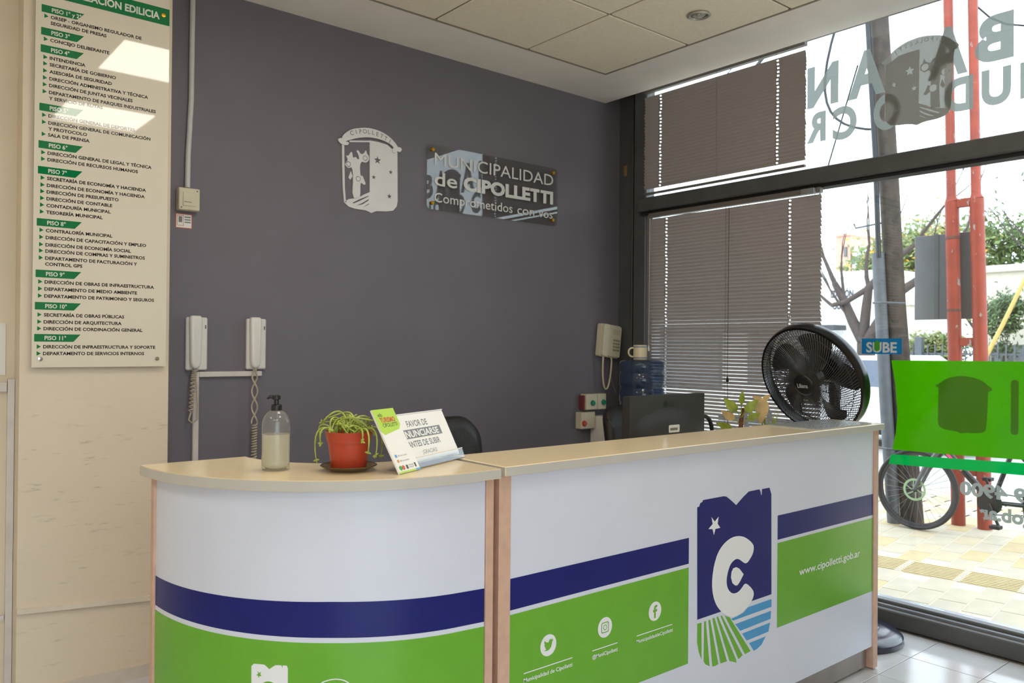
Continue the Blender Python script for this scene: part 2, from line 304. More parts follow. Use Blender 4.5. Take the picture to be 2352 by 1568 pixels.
# town crest outlines, unit coordinates (multiply by half width .37 and height .48)
CREST = {
 'half': [(-0.0179, 0.8424), (0.134, 0.8433), (0.2847, 0.8311), (0.3613, 0.7962), (0.4675, 0.7646), (0.4797, 0.1817), (0.4633, 0.116), (0.4006, 0.0618), (0.296, 0.0437), (0.1084, 0.0311), (0.0163, 0.0005), (-0.0059, 0.0086)],
 'rim': [(-0.479, 0.7394), (-0.4438, 0.7317), (-0.4368, 0.4877), (-0.4263, 0.2439), (-0.4123, 0.1228), (-0.396, 0.09), (-0.4346, 0.0839), (-0.4579, 0.2407), (-0.4701, 0.4838)],
 'top': [(-0.3566, 0.7982), (-0.0178, 0.8387), (-0.0176, 0.8212), (-0.3563, 0.7798)],
 'ground': [(-0.4346, 0.0839), (-0.3647, 0.1273), (-0.2045, 0.1549), (-0.1147, 0.2008), (-0.0093, 0.2424), (-0.0059, 0.0086), (-0.0757, 0.0237), (-0.2565, 0.0263), (-0.3635, 0.0414)],
 'cut1': [(-0.302, 0.0901), (-0.1862, 0.1405), (-0.027, 0.1993), (-0.0269, 0.1906), (-0.177, 0.1228), (-0.2752, 0.0864)],
 'cut2': [(-0.2391, 0.0625), (-0.1315, 0.1059), (-0.0264, 0.1594), (-0.0262, 0.1444), (-0.1222, 0.0905)],
 'cut3': [(-0.1397, 0.0467), (-0.0765, 0.0798), (-0.0221, 0.1097), (-0.0219, 0.0972)],
 'tree': [(-0.3028, 0.1455), (-0.2883, 0.3813), (-0.3079, 0.5024), (-0.3697, 0.4769), (-0.4142, 0.5025), (-0.432, 0.5152), (-0.3973, 0.5535), (-0.38, 0.5801), (-0.4159, 0.6249), (-0.3717, 0.618), (-0.337, 0.6714), (-0.3103, 0.6686), (-0.3004, 0.602), (-0.2471, 0.6269), (-0.2288, 0.5982), (-0.1928, 0.6024), (-0.2025, 0.6509), (-0.2445, 0.6953), (-0.2123, 0.7055), (-0.1666, 0.6615), (-0.1124, 0.6805), (-0.0822, 0.7279), (-0.0632, 0.6803), (-0.0299, 0.6594), (-0.0256, 0.6099), (-0.0836, 0.5718), (-0.1474, 0.583), (-0.1829, 0.5416), (-0.172, 0.4062), (-0.136, 0.4226), (-0.1081, 0.3758), (-0.0764, 0.3293), (-0.1072, 0.3136), (-0.1711, 0.3443), (-0.1693, 0.2203), (-0.1774, 0.1574)],
 'leaf': [(-0.3682, 0.3726), (-0.3303, 0.4506), (-0.301, 0.3922), (-0.3413, 0.3509)],
 'ribbon': [(-0.4803, 0.8309), (-0.4196, 0.8819), (-0.3229, 0.932), (-0.2159, 0.9566), (-0.0894, 0.9791), (0.0391, 0.9818), (0.1696, 0.9681), (0.2831, 0.939), (0.3791, 0.8943), (0.447, 0.8454), (0.4765, 0.8106), (0.419, 0.7842), (0.3608, 0.8344), (0.2653, 0.8603), (0.1335, 0.8773), (0.0037, 0.8766), (-0.0878, 0.8695), (-0.2143, 0.8453), (-0.3213, 0.8151), (-0.4182, 0.7815), (-0.4618, 0.76), (-0.4885, 0.7931)],
 'curlL': [(-0.558, 0.7779), (-0.5322, 0.7996), (-0.48, 0.8065), (-0.4707, 0.771), (-0.374, 0.7775), (-0.3823, 0.7395), (-0.4526, 0.7306), (-0.514, 0.741)],
 'curlR': [(0.3804, 0.8049), (0.4569, 0.8274), (0.5248, 0.8231), (0.5387, 0.7991), (0.5062, 0.7655), (0.4577, 0.7762), (0.4196, 0.742), (0.3619, 0.7579)],
 'outline': [(-0.479, 0.7394), (-0.4701, 0.4838), (-0.4579, 0.2407), (-0.4346, 0.0839), (-0.3635, 0.0414), (-0.2565, 0.0263), (-0.0757, 0.0237), (0.0163, 0.0005), (0.1084, 0.0311), (0.296, 0.0437), (0.4006, 0.0618), (0.4633, 0.116), (0.4797, 0.1817), (0.4713, 0.765), (0.5446, 0.7999), (0.4762, 0.8299), (0.3791, 0.8943), (0.2831, 0.939), (0.1696, 0.9681), (0.0391, 0.9818), (-0.0894, 0.9791), (-0.2159, 0.9566), (-0.3229, 0.932), (-0.4196, 0.8819), (-0.4803, 0.8309), (-0.558, 0.784), (-0.5314, 0.7449)],
}
CREST_STARS = [(0.118, 0.627, 0.052), (0.352, 0.514, 0.032), (0.055, 0.422, 0.031), (0.331, 0.225, 0.036)]
CREST_FRUIT = [(-0.0935, 0.6267), (-0.3704, 0.526), (-0.2076, 0.3751)]
# ================================================================== the room
H = 3.16
# floor: bedding slab with glazed tiles laid on it
fl = struct(MB().box(-7, .16, -6.2, .0, -.12, -.004).build('floor', grout), 'cream glazed tile floor of the lobby')
FT = .31; tile_me = MB().bbox(-FT/2+.0015, FT/2-.0015, -FT/2+.0015, FT/2-.0015, -.004, 0, .0012).mesh('tile', floortile)
rest = MB()
for i in range(23):
    for j in range(23):
        x = -.301+FT/2-i*FT+FT; y = -2.275+FT/2+FT*(7-j)
        if x > .03-FT/2+.14 or y > -.17: continue
        if x > -4.3 and y > -4.4 and not (x < -3.0 and y > -.45):
            t = link('tile', tile_me, fl); t.location = (min(x, .03-FT/2+.13), y, 0)
        elif x > -6.9 and y > -5.9: rest.box(x-FT/2+.0015, x+FT/2-.0015, y-FT/2+.0015, y+FT/2-.0015, -.004, 0)
rest.build('tile_field', floortile, fl, kind='stuff')
# walls
struct(MB().box(-3.6, .17, 0, .2, -.12, 3.6).build('wall_back', wallgrey), 'dark grey painted wall behind the reception counter')
struct(MB().box(-3.6085, -3.045, -.3, 0, -.12, 3.4).build('wall_column', plaster_col), 'cream painted pillar beside the grey wall')
struct(MB().box(-7, -3.6085, -.18, .2, -.12, 3.4).build('wall_left', plaster), 'cream wall at the left edge')
struct(MB().box(-7.2, -7, -6.2, .2, -.12, 3.4).build('wall_side', plaster)); struct(MB().box(-7.2, -5.9, -6.2, -6, -.12, 3.4).box(-2.95, .2, -6.2, -6, -.12, 3.4).box(-5.9, -2.95, -6.2, -6, 2.75, 3.4).build('wall_rear', plaster), 'rear lobby wall around the added glazed entrance')
w2 = struct(MB().box(-5.9, -5.84, -6.14, -6.04, 0, 2.75).box(-3.01, -2.95, -6.14, -6.04, 0, 2.75).box(-5.84, -3.01, -6.14, -6.04, 2.69, 2.75).build('window_fill', frame), 'glazed entrance added behind the camera for cool daylight')  # unseen entrance, added to supply cool daylight to the curved counter
for i in range(2): x0 = -5.84+i*1.415; MB().box(x0, x0+1.413, -6.11, -6.07, 0, .06).build('bottom_rail', frame, w2); MB().box(x0+.02, x0+1.4, -6.093, -6.087, .06, 2.69).build('pane', glass, w2)
struct(MB().box(-30, -7.2, -60, -6.2, -.3, -.02).box(-7.2, .25, -60, -6.2, -.3, -.02).build('floor_entrance', M('entrance_paving', (178, 172, 160), .9)), 'paving outside the added entrance')
# pillar trim
struct(MB().box(-3.6085, -3.045, -.312, -.3, 0, .054).build('baseboard_column', M('baseboard_paint', (205, 196, 186), .45)))
q = lambda x, z, w: (x, -.3-w, z)
struct(MB().prism([(-3.6085, .364), (-3.045, .318), (-3.045, .338), (-3.6085, .383)], q, 0, .014).build('trim_1', M('trim_paint', (216, 206, 190), .45)), 'sagging cable cover strip across the pillar')
struct(MB().box(-3.634, -3.61, -.205, -.18, 0, 1.283).build('trim_2', M('duct_white', (214, 208, 204), .4)), 'upright cable cover in the corner beside the pillar')
struct(MB().box(-4.6, -3.637, -.205, -.18, 1.234, 1.271).build('trim_3', MATS['duct_white']), 'level cable cover on the left wall')
struct(MB().box(-4.6, -3.637, -.195, -.18, .318, .336).build('trim_4', MATS['duct_white']))
tag(MB().box(-3.95, -3.641, -.186, -.18, 1.30, 1.508).build('notice_panel', whitep), 'pale blank panel on the left wall above the cable cover', 'panel')
# ceiling: plaster margin, tiles, grid
GX, GY, GP = -.434, -.414, .65
ce = struct(MB().box(GX, 0, -6.1, 0, H, H+.2).box(-7, GX, GY, 0, H, H+.2).build('ceiling', ceilpl), 'suspended ceiling with a smooth plaster margin')
MB().box(-7, GX, -6.1, GY, H+.012, H+.05).build('ceiling_grid', gridm, ce)
MB().box(-7, GX, GY-.010, GY, H-.0012, H+.011).build('edge_angle', gridm, ce); MB().box(GX-.010, GX, -6.1, GY-.0102, H-.0012, H+.011).build('edge_angle', gridm, ce)
ctile = MB().bbox(-GP/2+.006, GP/2-.006, -GP/2+.006, GP/2-.006, H+.001, H+.012, .004).mesh('ceiling_tile', ceiltile)
for i in range(10):
    for j in range(8):
        x = GX-.006-GP*(i+.5); y = GY-.006-GP*(j+.5)
        o = link('ceiling_tile', ctile, ce); o.location = (x, y, 0)
struct(MB().box(0, .3, -6.2, .2, 3.3, 3.6).build('wall_facade', plaster))
# ------------------------------------------------------------------ glazed street front
w1 = struct(MB().box(.15, .25, -.188, .0, 0, 3.3).box(.19, .25, -.203, -.188, 0, 3.3).build('window_1', frame), 'tall street window with dark grey metal frame')
w1p = lambda name, mb, mat: mb.build(name, mat, w1)
w1p('frame_post', MB().bbox(.075, .17, -.315, -.203, .1, 3.3, .008), frame); w1p('groove_shade', MB().box(.144, .1499, -.188, -.15, 0, 3.3), blkm); w1p('highlight_bead', MB().bbox(.128, .1499, -.148, -.136, 0, 3.3, .004), frame)  # black strip stands for the shaded groove; bead added as an edge highlight
w1p('frame_post', MB().box(.085, .17, -.368, -.317, .1, 2.334), alu)
w1p('frame_post', MB().box(.03, .2, -2.95, -2.85, .1, 3.3), frame)
w1p('transom', MB().bbox(.02, .17, -2.85, -.287, 2.355, 2.445, .006), frame); w1p('transom_lip', MB().box(.05, .13, -2.85, -.287, 2.335, 2.353), blkm)
w1p('head_rail', MB().box(.06, .2, -2.85, -.287, 3.235, 3.3), frame)
w1p('sill', MB().bbox(.03, .1, -2.85, -.287, 0, .085, .006), frame); w1p('sill_groove', MB().box(.075, .1, -2.85, -.287, .085, .097), alu)
w1p('sill_rail', MB().bbox(.102, .16, -2.85, -.287, 0, .112, .006), frame); w1p('sill_track', MB().box(.162, .27, -2.85, -.287, -.05, .088), alu)
struct(MB().box(.0, .25, -6.2, -2.96, -.12, 3.3).build('wall_light_stop', plaster), 'unseen plastered wall past the window, added to cut daylight')  # unseen wall, placed to cut daylight on the straight counter front
for a, b, z0, z1 in ((-2.85, -.317, 2.446, 3.235), (-2.85, -.37, .126, 2.334)):
    w1p('pane', MB().box(.118, .122, a, b, z0, z1), glass)
# wire running beside the corner post
tag(MB().tube([(.138, -.165, 3.15), (.136, -.17, 2.6), (.138, -.162, 2.1), (.136, -.168, 1.5), (.138, -.168, 1.1)], .004, 6).build('loose_cable', blk), 'thin dark cable hanging down the window corner post', 'cable')
tag(MB().bbox(-.003+.15, .1496, -.075, -.045, 2.655, 2.73, .002).build('sticker', M('tan_tape', (150, 115, 70), .6)), 'small tan tape scrap on the corner post', 'sticker')

# ------------------------------------------------------------------ venetian blinds
def blind(name, label, y0, y1, ztop, zbot, gap_top, holes, tilt0, tilt1, rail_z):
    t = thing(name, label, 'blind', (.055, (y0+y1)/2, zbot), world=True, group='grey venetian blinds at the street window')
    cx = .048; W = .027; PITCH = .0222
    MB().bbox(.03, .066, y1, y0, ztop-.03, ztop, .002).build('head_rail', M('blind_rail', (110, 104, 98), .4), t)
    n = int((ztop-gap_top-zbot)/PITCH)
    hw, hl = .0045, .0065
    ys = [y1]+sorted([h+s*hl for h in holes for s in (-1, 1)])+[y0]; vs = []; fs = []
    us = [-W/2, -hw, hw, W/2]
    for y in ys:
        for u in us: vs.append((u, y, .0012-.9*(u*u)/(W)*.25))
    for a in range(len(ys)-1):
        for b in range(3):
            if a % 2 == 1 and b == 1: continue
            k = a*4+b; fs.append((k, k+1, k+5, k+4))
    me = MB().add(vs, fs).mesh('slat', slatm)
    for k in range(n):
        f = k/max(1, n-1); o = link('slat', me, t)
        ang = math.radians(tilt0+(tilt1-tilt0)*f+random.uniform(-1.2, 1.2))
        o.matrix_world = Matrix.Translation((cx, random.uniform(-.003, .003), ztop-gap_top-k*PITCH)) @ Matrix.Rotation(ang, 4, 'Y')
        o.matrix_parent_inverse = Matrix.Translation(-Vector(t.location)); o.matrix_basis = Matrix.Translation((cx, random.uniform(-.003, .003), ztop-gap_top-k*PITCH)) @ Matrix.Rotation(ang, 4, 'Y')
    MB().bbox(.036, .06, y1, y0, rail_z-.008, rail_z+.006, .002).build('bottom_rail', MATS['blind_rail'], t)
    for h in holes+[(y0+y1)/2]:
        MB().tube([(cx-.015, h, ztop-.03), (cx-.015, h, rail_z)], .0011, 5).build('ladder_cord', M('cord_brown', (120, 96, 76), .7), t)
    return t
blind('upper_blind', 'closed grey venetian blind above the transom', -.325, -1.52, 3.186, 2.492, .070, [-1.34, -.462], 66, 64, 2.473)
lb = blind('lower_blind', 'grey venetian blind below the transom, reaching down behind the monitor', -.375, -1.62, 2.335, .62, .05, [-1.425, -.52], 60, 38, .6)
MB().tube([(.02, -.40, 2.3), (.018, -.40, 1.45)], .0016, 5).build('pull_cord', whitep, lb); MB().lathe([(.002, .03), (.008, .0), (.006, -.012)], 10, (.018, -.40, 1.42)).build('cord_tassel', whitep, lb)
MB().tube([(.02, -1.03, 2.3), (.015, -1.03, 1.25)], .0016, 5).build('pull_cord', blk, lb); MB().lathe([(.003, .02), (.009, .0), (.008, -.014)], 10, (.015, -1.03, 1.24)).build('cord_tassel', blk, lb)
MB().tube([(.015, -1.03, 1.23), (.01, -1.04, 1.0), (.015, -1.02, .85)], .002, 5).build('pull_cord', blk, lb)
MB().bbox(.0, .03, -1.6, -1.52, 2.30, 2.33, .002).build('rail_bracket', alu, lb)

# ------------------------------------------------------------------ ceiling lamps
pm = emit('lit_diffuser', (1.0, .92, .80), LAMP)
def panel_light(x0, x1, y0, y1, label):
    t = thing('ceiling_panel_light', label, 'ceiling light', ((x0+x1)/2, (y0+y1)/2, H-.02), group='square ceiling light panels')
    e = .02
    MB().box(x0, x1, y0, y0+e, H-.02, H+.0005).box(x0, x1, y1-e, y1, H-.02, H+.0005).box(x0, x0+e, y0+e, y1-e, H-.02, H+.0005).box(x1-e, x1, y0+e, y1-e, H-.02, H+.0005).build('lamp_frame', whitep, t)
    MB().box(x0+e, x1-e, y0+e, y1-e, H-.015, H).build('diffuser', pm, t)
panel_light(-2.96, -2.33, -2.2, -1.54, 'square lit ceiling panel nearest the pillar'); panel_light(-2.96, -2.33, -3.68, -3.03, 'square lit ceiling panel over the front of the counter')
for x, y in ((-5.4, -2.2), (-5.4, -4.4), (-4.3, -5.2)): panel_light(x-.32, x+.32, y-.32, y+.32, {-2.2: 'unseen fill light panel added left of the pillar', -4.4: 'unseen fill light panel added over the middle of the lobby', -5.2: 'unseen fill light panel added by the rear glazing'}[y])  # out-of-view panels added for more light in the room
dl = thing('recessed_downlight', 'small round chrome spotlight set in a ceiling tile', 'downlight', (-.743, -1.377, H))
MB().lathe([(.055, .0), (.062, -.006), (.05, -.01), (.04, -.004), (.04, 0)], 32, (-.743, -1.377, H)).build('trim_ring', M('satin_nickel', (190, 188, 182), .3, metal=.6), dl, 40)
MB().lathe([(.0385, -.0005), (.03, -.006), (.016, -.003), (.014, -.009), (0, -.011)], 24, (-.743, -1.377, H)).build('lamp_bulb', M('bulb_glass', (170, 168, 160), .15, metal=.5), dl, 40)
# ================================================================== reception counter, straight part
T = 1.10; YF = -2.258; YP = -2.233
fp = lambda u, v, w: (u, YP-w, v)
rc = thing('reception_counter', 'straight white reception counter with blue and green bands and the big C emblem', 'counter', (-1.63, -2.12, 0))
LX, RX = -2.7325, -.5323
top = MB().bbox(LX, RX, YF, -1.985, T-.027, T, .002).build('worktop', laminate, rc)
MB().box(LX+.002, RX-.002, YF-.0012, YF, T-.0255, T-.002).build('edge_band', lamedge, top); MB().box(LX-.0012, LX, YF+.002, -1.987, T-.0255, T-.002).build('edge_band', lamedge, top)
fpan = MB().box(-2.694, -.586, YP, YP+.018, .105, T-.0275).build('front_panel', vinylw, rc)
for x0, x1 in ((-2.738, -2.695), (-.585, -.545)):
    MB().bbox(x0, x1, YP-.006, -2.0, .005 if x0 > -1 else .105, T-.0275, .002).build('side_post', beech, rc)
MB().box(-2.69, -.6, YP+.02, YP+.034, .012, .104).build('kick_plate', steel, rc)
for x in (-2.6, -1.6, -.63): MB().lathe([(.02, 0), (.02, .006), (.009, .006), (.009, .0118)], 14, (x, YP+.05, 0)).build('foot', blk, rc)
MB().box(-2.69, -.59, YP+.02, -2.0, .104, .122).build('bottom_board', beech, rc)
# printed vinyl on the front
Flat().rect(-2.6935, -1.8945, .69, .779).build('blue_band', vinyln, rc, fp, .0006); Flat().rect(-1.348, -.5865, .692, .786).build('blue_band', vinyln, rc, fp, .0006)
Flat().rect(-2.6935, -1.8945, .347, .677).build('green_band', vinylg, rc, fp, .0006); Flat().rect(-1.348, -.5865, .352, .679).build('green_band', vinylg, rc, fp, .0006)
E_ = EMBLEM
Flat().poly(E_['navy']).build('emblem_sky', vinyln, rc, fp, .0006)
g = Flat(); [g.poly(E_['g%d' % i]) for i in range(1, 8)]; g.build('emblem_field_stripes', vinylg, rc, fp, .0006)
g = Flat(); [g.poly(E_['b%d' % i]) for i in range(1, 5)]; g.build('emblem_water_stripes', vinylb, rc, fp, .0006)
def smooth_poly(pts, it=2):
    for _ in range(it):
        o = []
        for i in range(len(pts)):
            a, b = Vector(pts[i]), Vector(pts[(i+1) % len(pts)]); o += [tuple(a*.75+b*.25), tuple(a*.25+b*.75)]
        pts = o
    return pts
Flat().poly(smooth_poly(E_['cee'])).poly(E_['drop']).poly(E_['star']).build('emblem_letter', whitev, rc, fp, .0012)
# social icons
ic = Flat()
for x, y in ((-2.5457, .5597), (-2.3077, .5606), (-2.0707, .5627)): ic.circ(x, y, .0315, 40)
ic.rect(-2.640, -2.448, .4985, .5015).rect(-2.363, -2.2505, .4985, .5015).rect(-2.160, -1.981, .4990, .502)
ic.build('icon_disc_and_rule', whitev, rc, fp, .0012, kind='stuff'); ic = Flat()
ic.text('Municipalidad de Cipolletti', -2.640, .4745, .0165, w=.192, bold=.015); ic.build('icon_caption', whitev, rc, fp, .0012); ic = Flat(); ic.text('@MuniCipolletti', -2.3625, .4745, .0165, w=.113, bold=.015); ic.build('icon_caption', whitev, rc, fp, .0012); ic = Flat(); ic.text('MunicipalidaddeCipolletti', -2.160, .4765, .0165, w=.181, bold=.012)
ic.build('icon_caption', whitev, rc, fp, .0012); ic = Flat()
ic.text('www.cipolletti.gob.ar', -1.193, .5265, .042, w=.492, bold=.012, res=5)
ic.build('web_address', whitev, rc, fp, .0012)
ig = Flat()
bx, by = -2.5457, .5597
ig.poly([(bx+a*.0195, by+b*.0195) for a, b in [(-.95, -.62), (-.45, -.78), (.1, -.72), (.5, -.4), (.7, .1), (.74, .38), (1, .66), (.78, .62), (.92, .86), (.66, .74), (.4, .86), (.14, .74), (.02, .42), (-.4, .5), (-.82, .82), (-.86, .46), (-.7, .2), (-.9, .24), (-.72, -.1), (-.5, -.2), (-.74, -.22), (-.4, -.5), (-.62, -.62)]])
ix, iy = -2.3077, .5606
ig.poly(rrect(ix-.0165, ix+.0165, iy-.0165, iy+.0165, .0055), rrect(ix-.0138, ix+.0138, iy-.0138, iy+.0138, .0042)); ig.circ(ix, iy, .0085, 24, hole=.0062); ig.circ(ix+.0095, iy+.0095, .0016, 10)
fx, fy = -2.0707, .5627
ig.poly([(fx+a, fy+b) for a, b in [(-.005, -.0225), (.003, -.0225), (.003, -.002), (.0095, -.002), (.0105, .0055), (.003, .0055), (.003, .0095), (.0045, .0125), (.0105, .0125), (.0105, .0195), (.0025, .0198), (-.0035, .0165), (-.005, .011), (-.005, .0055), (-.0105, .0055), (-.0105, -.002), (-.005, -.002)]])
ig.build('icon_glyphs', vinylg, rc, fp, .0018)

# ================================================================== curved part
cc = thing('curved_counter', 'rounded white counter end with blue and green bands, holding the sanitizer bottle and red pot', 'counter', (-3.15, -1.95, 0))
CX, CY = -2.875, -1.63; ST = .118
def arcpt(s, r):
    """s: length along the front measured leftwards from the joint; r: radius of the surface"""
    if s <= ST: return Vector((-2.757-s, CY-r, 0))
    a = min((s-ST)/.60, PI/2+.0001); return Vector((CX-r*math.sin(a), CY-r*math.cos(a), 0))
SL = ST+.60*PI/2
def arc_slab(r0, r1, z0, z1, s0=0, s1=SL, n=36):
    mb = MB(); vs = []
    for i in range(n+1):
        s = s0+(s1-s0)*i/n
        for r in (r0, r1):
            p = arcpt(s, r)
            for z in (z0, z1): vs.append((p.x, p.y, z(s) if callable(z) else z))
    fs = []
    for i in range(n):
        a = i*4; b = a+4
        fs += [(a, b, b+1, a+1), (a+2, a+3, b+3, b+2), (a+1, b+1, b+3, a+3), (a, a+2, b+2, b)]
    fs += [(0, 1, 3, 2), (n*4, n*4+2, n*4+3, n*4+1)]
    return mb.add(vs, fs)
TC = T-.0015
ctop = arc_slab(.345, .638, TC-.027, TC, 0, SL, 48).build('worktop', laminate, cc, 40)
arc_slab(.638, .6392, TC-.0255, TC-.002, 0, SL, 48).build('edge_band', lamedge, ctop, 40)
arc_slab(.585, .603, .105, TC-.0275, .027, SL-.028, 48).build('front_panel', vinylw, cc, 40)
MB().bbox(-2.783, -2.757, CY-.609, CY-.36, .105, TC-.0275, .002).build('side_post', beech, cc)
MB().bbox(CX-.609, CX-.36, CY-.0285, CY+.0, .0, TC-.0275, .002).build('side_post', beech, cc)
arc_slab(.565, .579, 0, .104, .03, SL-.05, 36).build('kick_plate', steel, cc, 40)
arc_slab(.37, .584, .104, .122, .03, SL-.05, 36).build('bottom_board', beech, cc, 40)
def band(z0, z1): return arc_slab(.603, .6036, z0, z1, .0275, SL-.0285, 48)
lay = lambda a, b, c_: (lambda s: a+(b-a)*min(1, s/.456)+(c_-b)*max(0, (s-.456)/(SL-.456)))      # the wrap was laid slightly askew
band(lay(.677, .70, .718), lay(.768, .79, .797)).build('blue_band', vinyln, cc, 40); band(lay(.34, .355, .37), lay(.664, .687, .705)).build('green_band', vinylg, cc, 40)
def cp(u, v, w): p = arcpt(u, .6036+w); return (p.x, p.y, v)
# small white emblem and crest printed on the green band (u runs right to left)
lw = .095; u0 = ST+.60*.815; z1 = .632
def mini(poly): return [(u0-(x+1.6185)/.4575*lw, z1-.115+(z-.47)/.43*.115) for x, z in poly]
g = Flat(); g.poly(mini(E_['navy']), mini(smooth_poly(E_['cee'], 1)), mini(E_['star']))
for k in ['g%d' % i for i in range(1, 8)]+['b%d' % i for i in range(1, 5)]: g.poly(mini(E_[k]))
g.build('white_emblem', whitev, cc, cp, .0006)
uc = ST+.60*.545
def crest_uv(k, cx, z0, w, h, flip=1): return [(cx+flip*a*w, z0+b*h) for a, b in CREST[k]]
g = Flat()
for k in ('outline',):
    o = crest_uv(k, uc, .49, .085, .11, -1); i = [(uc+(a-uc)*.95, .545+(b-.545)*.95) for a, b in o]; g.poly(o, i)
for k in ('tree', 'ground', 'half'): g.poly(crest_uv(k, uc, .492, .08, .105, -1))
g.build('white_crest', whitev, cc, cp, .0006)

# ================================================================== work desk behind
dk = thing('work_desk', 'lower work desk hidden behind the reception counter', 'desk', (-1.6, -1.65, 0))
MB().bbox(-2.6, -.68, -1.98, -1.25, .735, .76, .003).build('desktop', laminate, dk)
for x in (-2.57, -1.6, -.72): MB().box(x-.012, x+.012, -1.93, -1.3, 0, .735).build('side_panel', beech, dk)

# ================================================================== things on the counter
b = thing('sanitizer_bottle', 'clear pump bottle of yellowish gel on the curved counter end', 'bottle', (-3.252, -1.925, TC))
bc = (-3.252, -1.925, TC)
MB().lathe([(.0, .004), (.02, .006), (.03, .001), (.034, .0), (.0365, .006), (.037, .02), (.037, .118), (.0355, .132), (.031, .144), (.022, .154), (.0135, .159), (.0125, .163)], 36, bc).build('bottle_body', clearpl, b, 50)
MB().lathe([(.0, .0065), (.028, .0065), (.034, .012), (.0355, .02), (.0355, .0955), (0, .0955)], 32, bc).build('gel_fill', gel, b, 50)
MB().tube([(bc[0], bc[1], TC+.012), (bc[0]+.004, bc[1], TC+.16)], .003, 8).build('dip_tube', clearpl, b)
pp = MB().lathe([(.0145, .1575), (.0145, .172), (.012, .174), (.0065, .175), (.0065, .186)], 20, bc).build('pump_collar', blk, b, 40)
MB().lathe([(.0065, .186), (.011, .188), (.011, .197), (.004, .199), (0, .199)], 16, bc).tube([(bc[0], bc[1], TC+.193), (bc[0]-.014, bc[1]+.011, TC+.194), (bc[0]-.019, bc[1]+.015, TC+.189)], [.005, .0045, .003], 8).build('pump_head', blk, b, 40)

pc = Vector((-3.10, -2.045, TC))
s = thing('plant_saucer', 'scalloped smoked glass saucer under the red pot', 'saucer', pc)
MB().lathe([(0, .001), (.045, .001), (.06, .006), (.073, .0125), (.0745, .0135), (.073, .0155), (.058, .0095), (.044, .0045), (0, .0045)], 40, pc).build('dish', smoked, s, 50)
MB().lathe([(.0735, .0125), (.0755, .014), (.0735, .0158), (.072, .014), (.0735, .0125)], 40, pc).build('rim', M('brown_glass_rim', (92, 70, 38), .15), s, 50)
pt = thing('potted_succulent', 'red plastic pot of trailing thin green stems on the counter', 'plant', pc+Vector((0, 0, .005)))
pz = pc+Vector((0, 0, .0052))
MB().lathe([(0, 0), (.045, 0), (.0465, .003), (.0555, .07), (.0575, .0705), (.0625, .098), (.0635, .1), (.061, .1), (.054, .07), (.052, .068), (0, .068)], 40, pz).build('pot', terracotta, pt, 40)
MB().lathe([(.0535, .08), (.03, .084), (0, .085)], 24, pz).build('soil', soil, pt)
rnd = random.Random(3)
droops = [(-.95, -.35, .075), (-.7, -.75, .03), (.9, -.35, .06), (.75, -.65, .05), (.95, .1, .068), (-.95, .2, .01), (.6, -.8, .02)]
VR, VF = Vector((.74, -.67, 0)), Vector((-.67, -.74, 0))      # across the lobby view, and towards the lobby
for k in range(40):
    a = rnd.uniform(0, 2*PI); r0 = rnd.uniform(.0, .045); p0 = pz+Vector((math.cos(a)*r0, math.sin(a)*r0, .083)); a2 = a+rnd.uniform(-1.6, 1.6)
    if k < 33:
        hh = rnd.uniform(.03, .062); rr = rnd.uniform(.02, .068)
        p1 = p0+Vector((rnd.uniform(-.02, .02), rnd.uniform(-.02, .02), hh*1.2)); p2 = pz+Vector((math.cos(a2)*rr, math.sin(a2)*rr, .085+hh*rnd.uniform(.8, 1.5))); p3 = pz+Vector((math.cos(a2+1.2)*rr*1.1, math.sin(a2+1.2)*rr*1.1, .092+rnd.uniform(.0, .04)))
    else:
        u_, f_, dep = droops[k-33]; d = (VR*u_-VF*f_).normalized()
        p0 = pz+d*.035+Vector((0, 0, .085)); p1 = p0+d*.03+Vector((0, 0, .045)); p2 = pz+d*.10+Vector((0, 0, .115)); p3 = pz+d*.085+Vector((0, 0, .1-dep))
    path = bez(p0, p1, p2, p3, 10); mb = MB().tube(path, [.0026]*9+[.002, .0014], 6)
    for q in range(6): v = Vector((rnd.uniform(-1, 1), rnd.uniform(-1, 1), rnd.uniform(-.8, .8))).normalized(); mb.tube([path[-1], path[-1]+v*.005, path[-1]+v*.009], [.0014, .0026, .0006], 5)
    mb.build('stem', stemm, pt, 60)

# slanted acrylic sign and the tourism card leaning on it
def plane_frame(A, ang, tilt):
    b_ = Vector((math.cos(ang), math.sin(ang), 0)); back = Vector((-math.sin(ang), math.cos(ang), 0)); up = Vector((0, 0, math.cos(tilt)))+back*math.sin(tilt); n = b_.cross(up)   # n points to the reader
    A = Vector(A); return lambda u, v, w: A+b_*u+up*v+n*w
sa = math.radians(24.0); st = math.radians(27)
sg = thing('sign_holder', 'slanted clear acrylic stand with the FAVOR DE ANUNCIARSE notice', 'sign', (-2.87, -2.09, TC))
A0 = Vector((-3.01, -2.163, TC+.002)); sf = plane_frame(A0, sa, st); SW, SH = .318, .158
MB().prism(rrect(0, SW, .012, SH, .006), sf, -.003, 0).build('clear_back', acryl, sg); MB().prism([(.004, .016), (SW-.004, .016), (SW-.004, SH-.004), (.004, SH-.004)], sf, .0002, .0012).build('paper_notice', cardw, sg)
MB().prism([(0, 0), (SW, 0), (SW, .002), (0, .002)], lambda u, v, w: A0+Vector((math.cos(sa), math.sin(sa), 0))*u+Vector((math.sin(sa), -math.cos(sa), 0))*(w)+Vector((0, 0, v)), -.045, .012).build('foot_plate', acryl, sg)
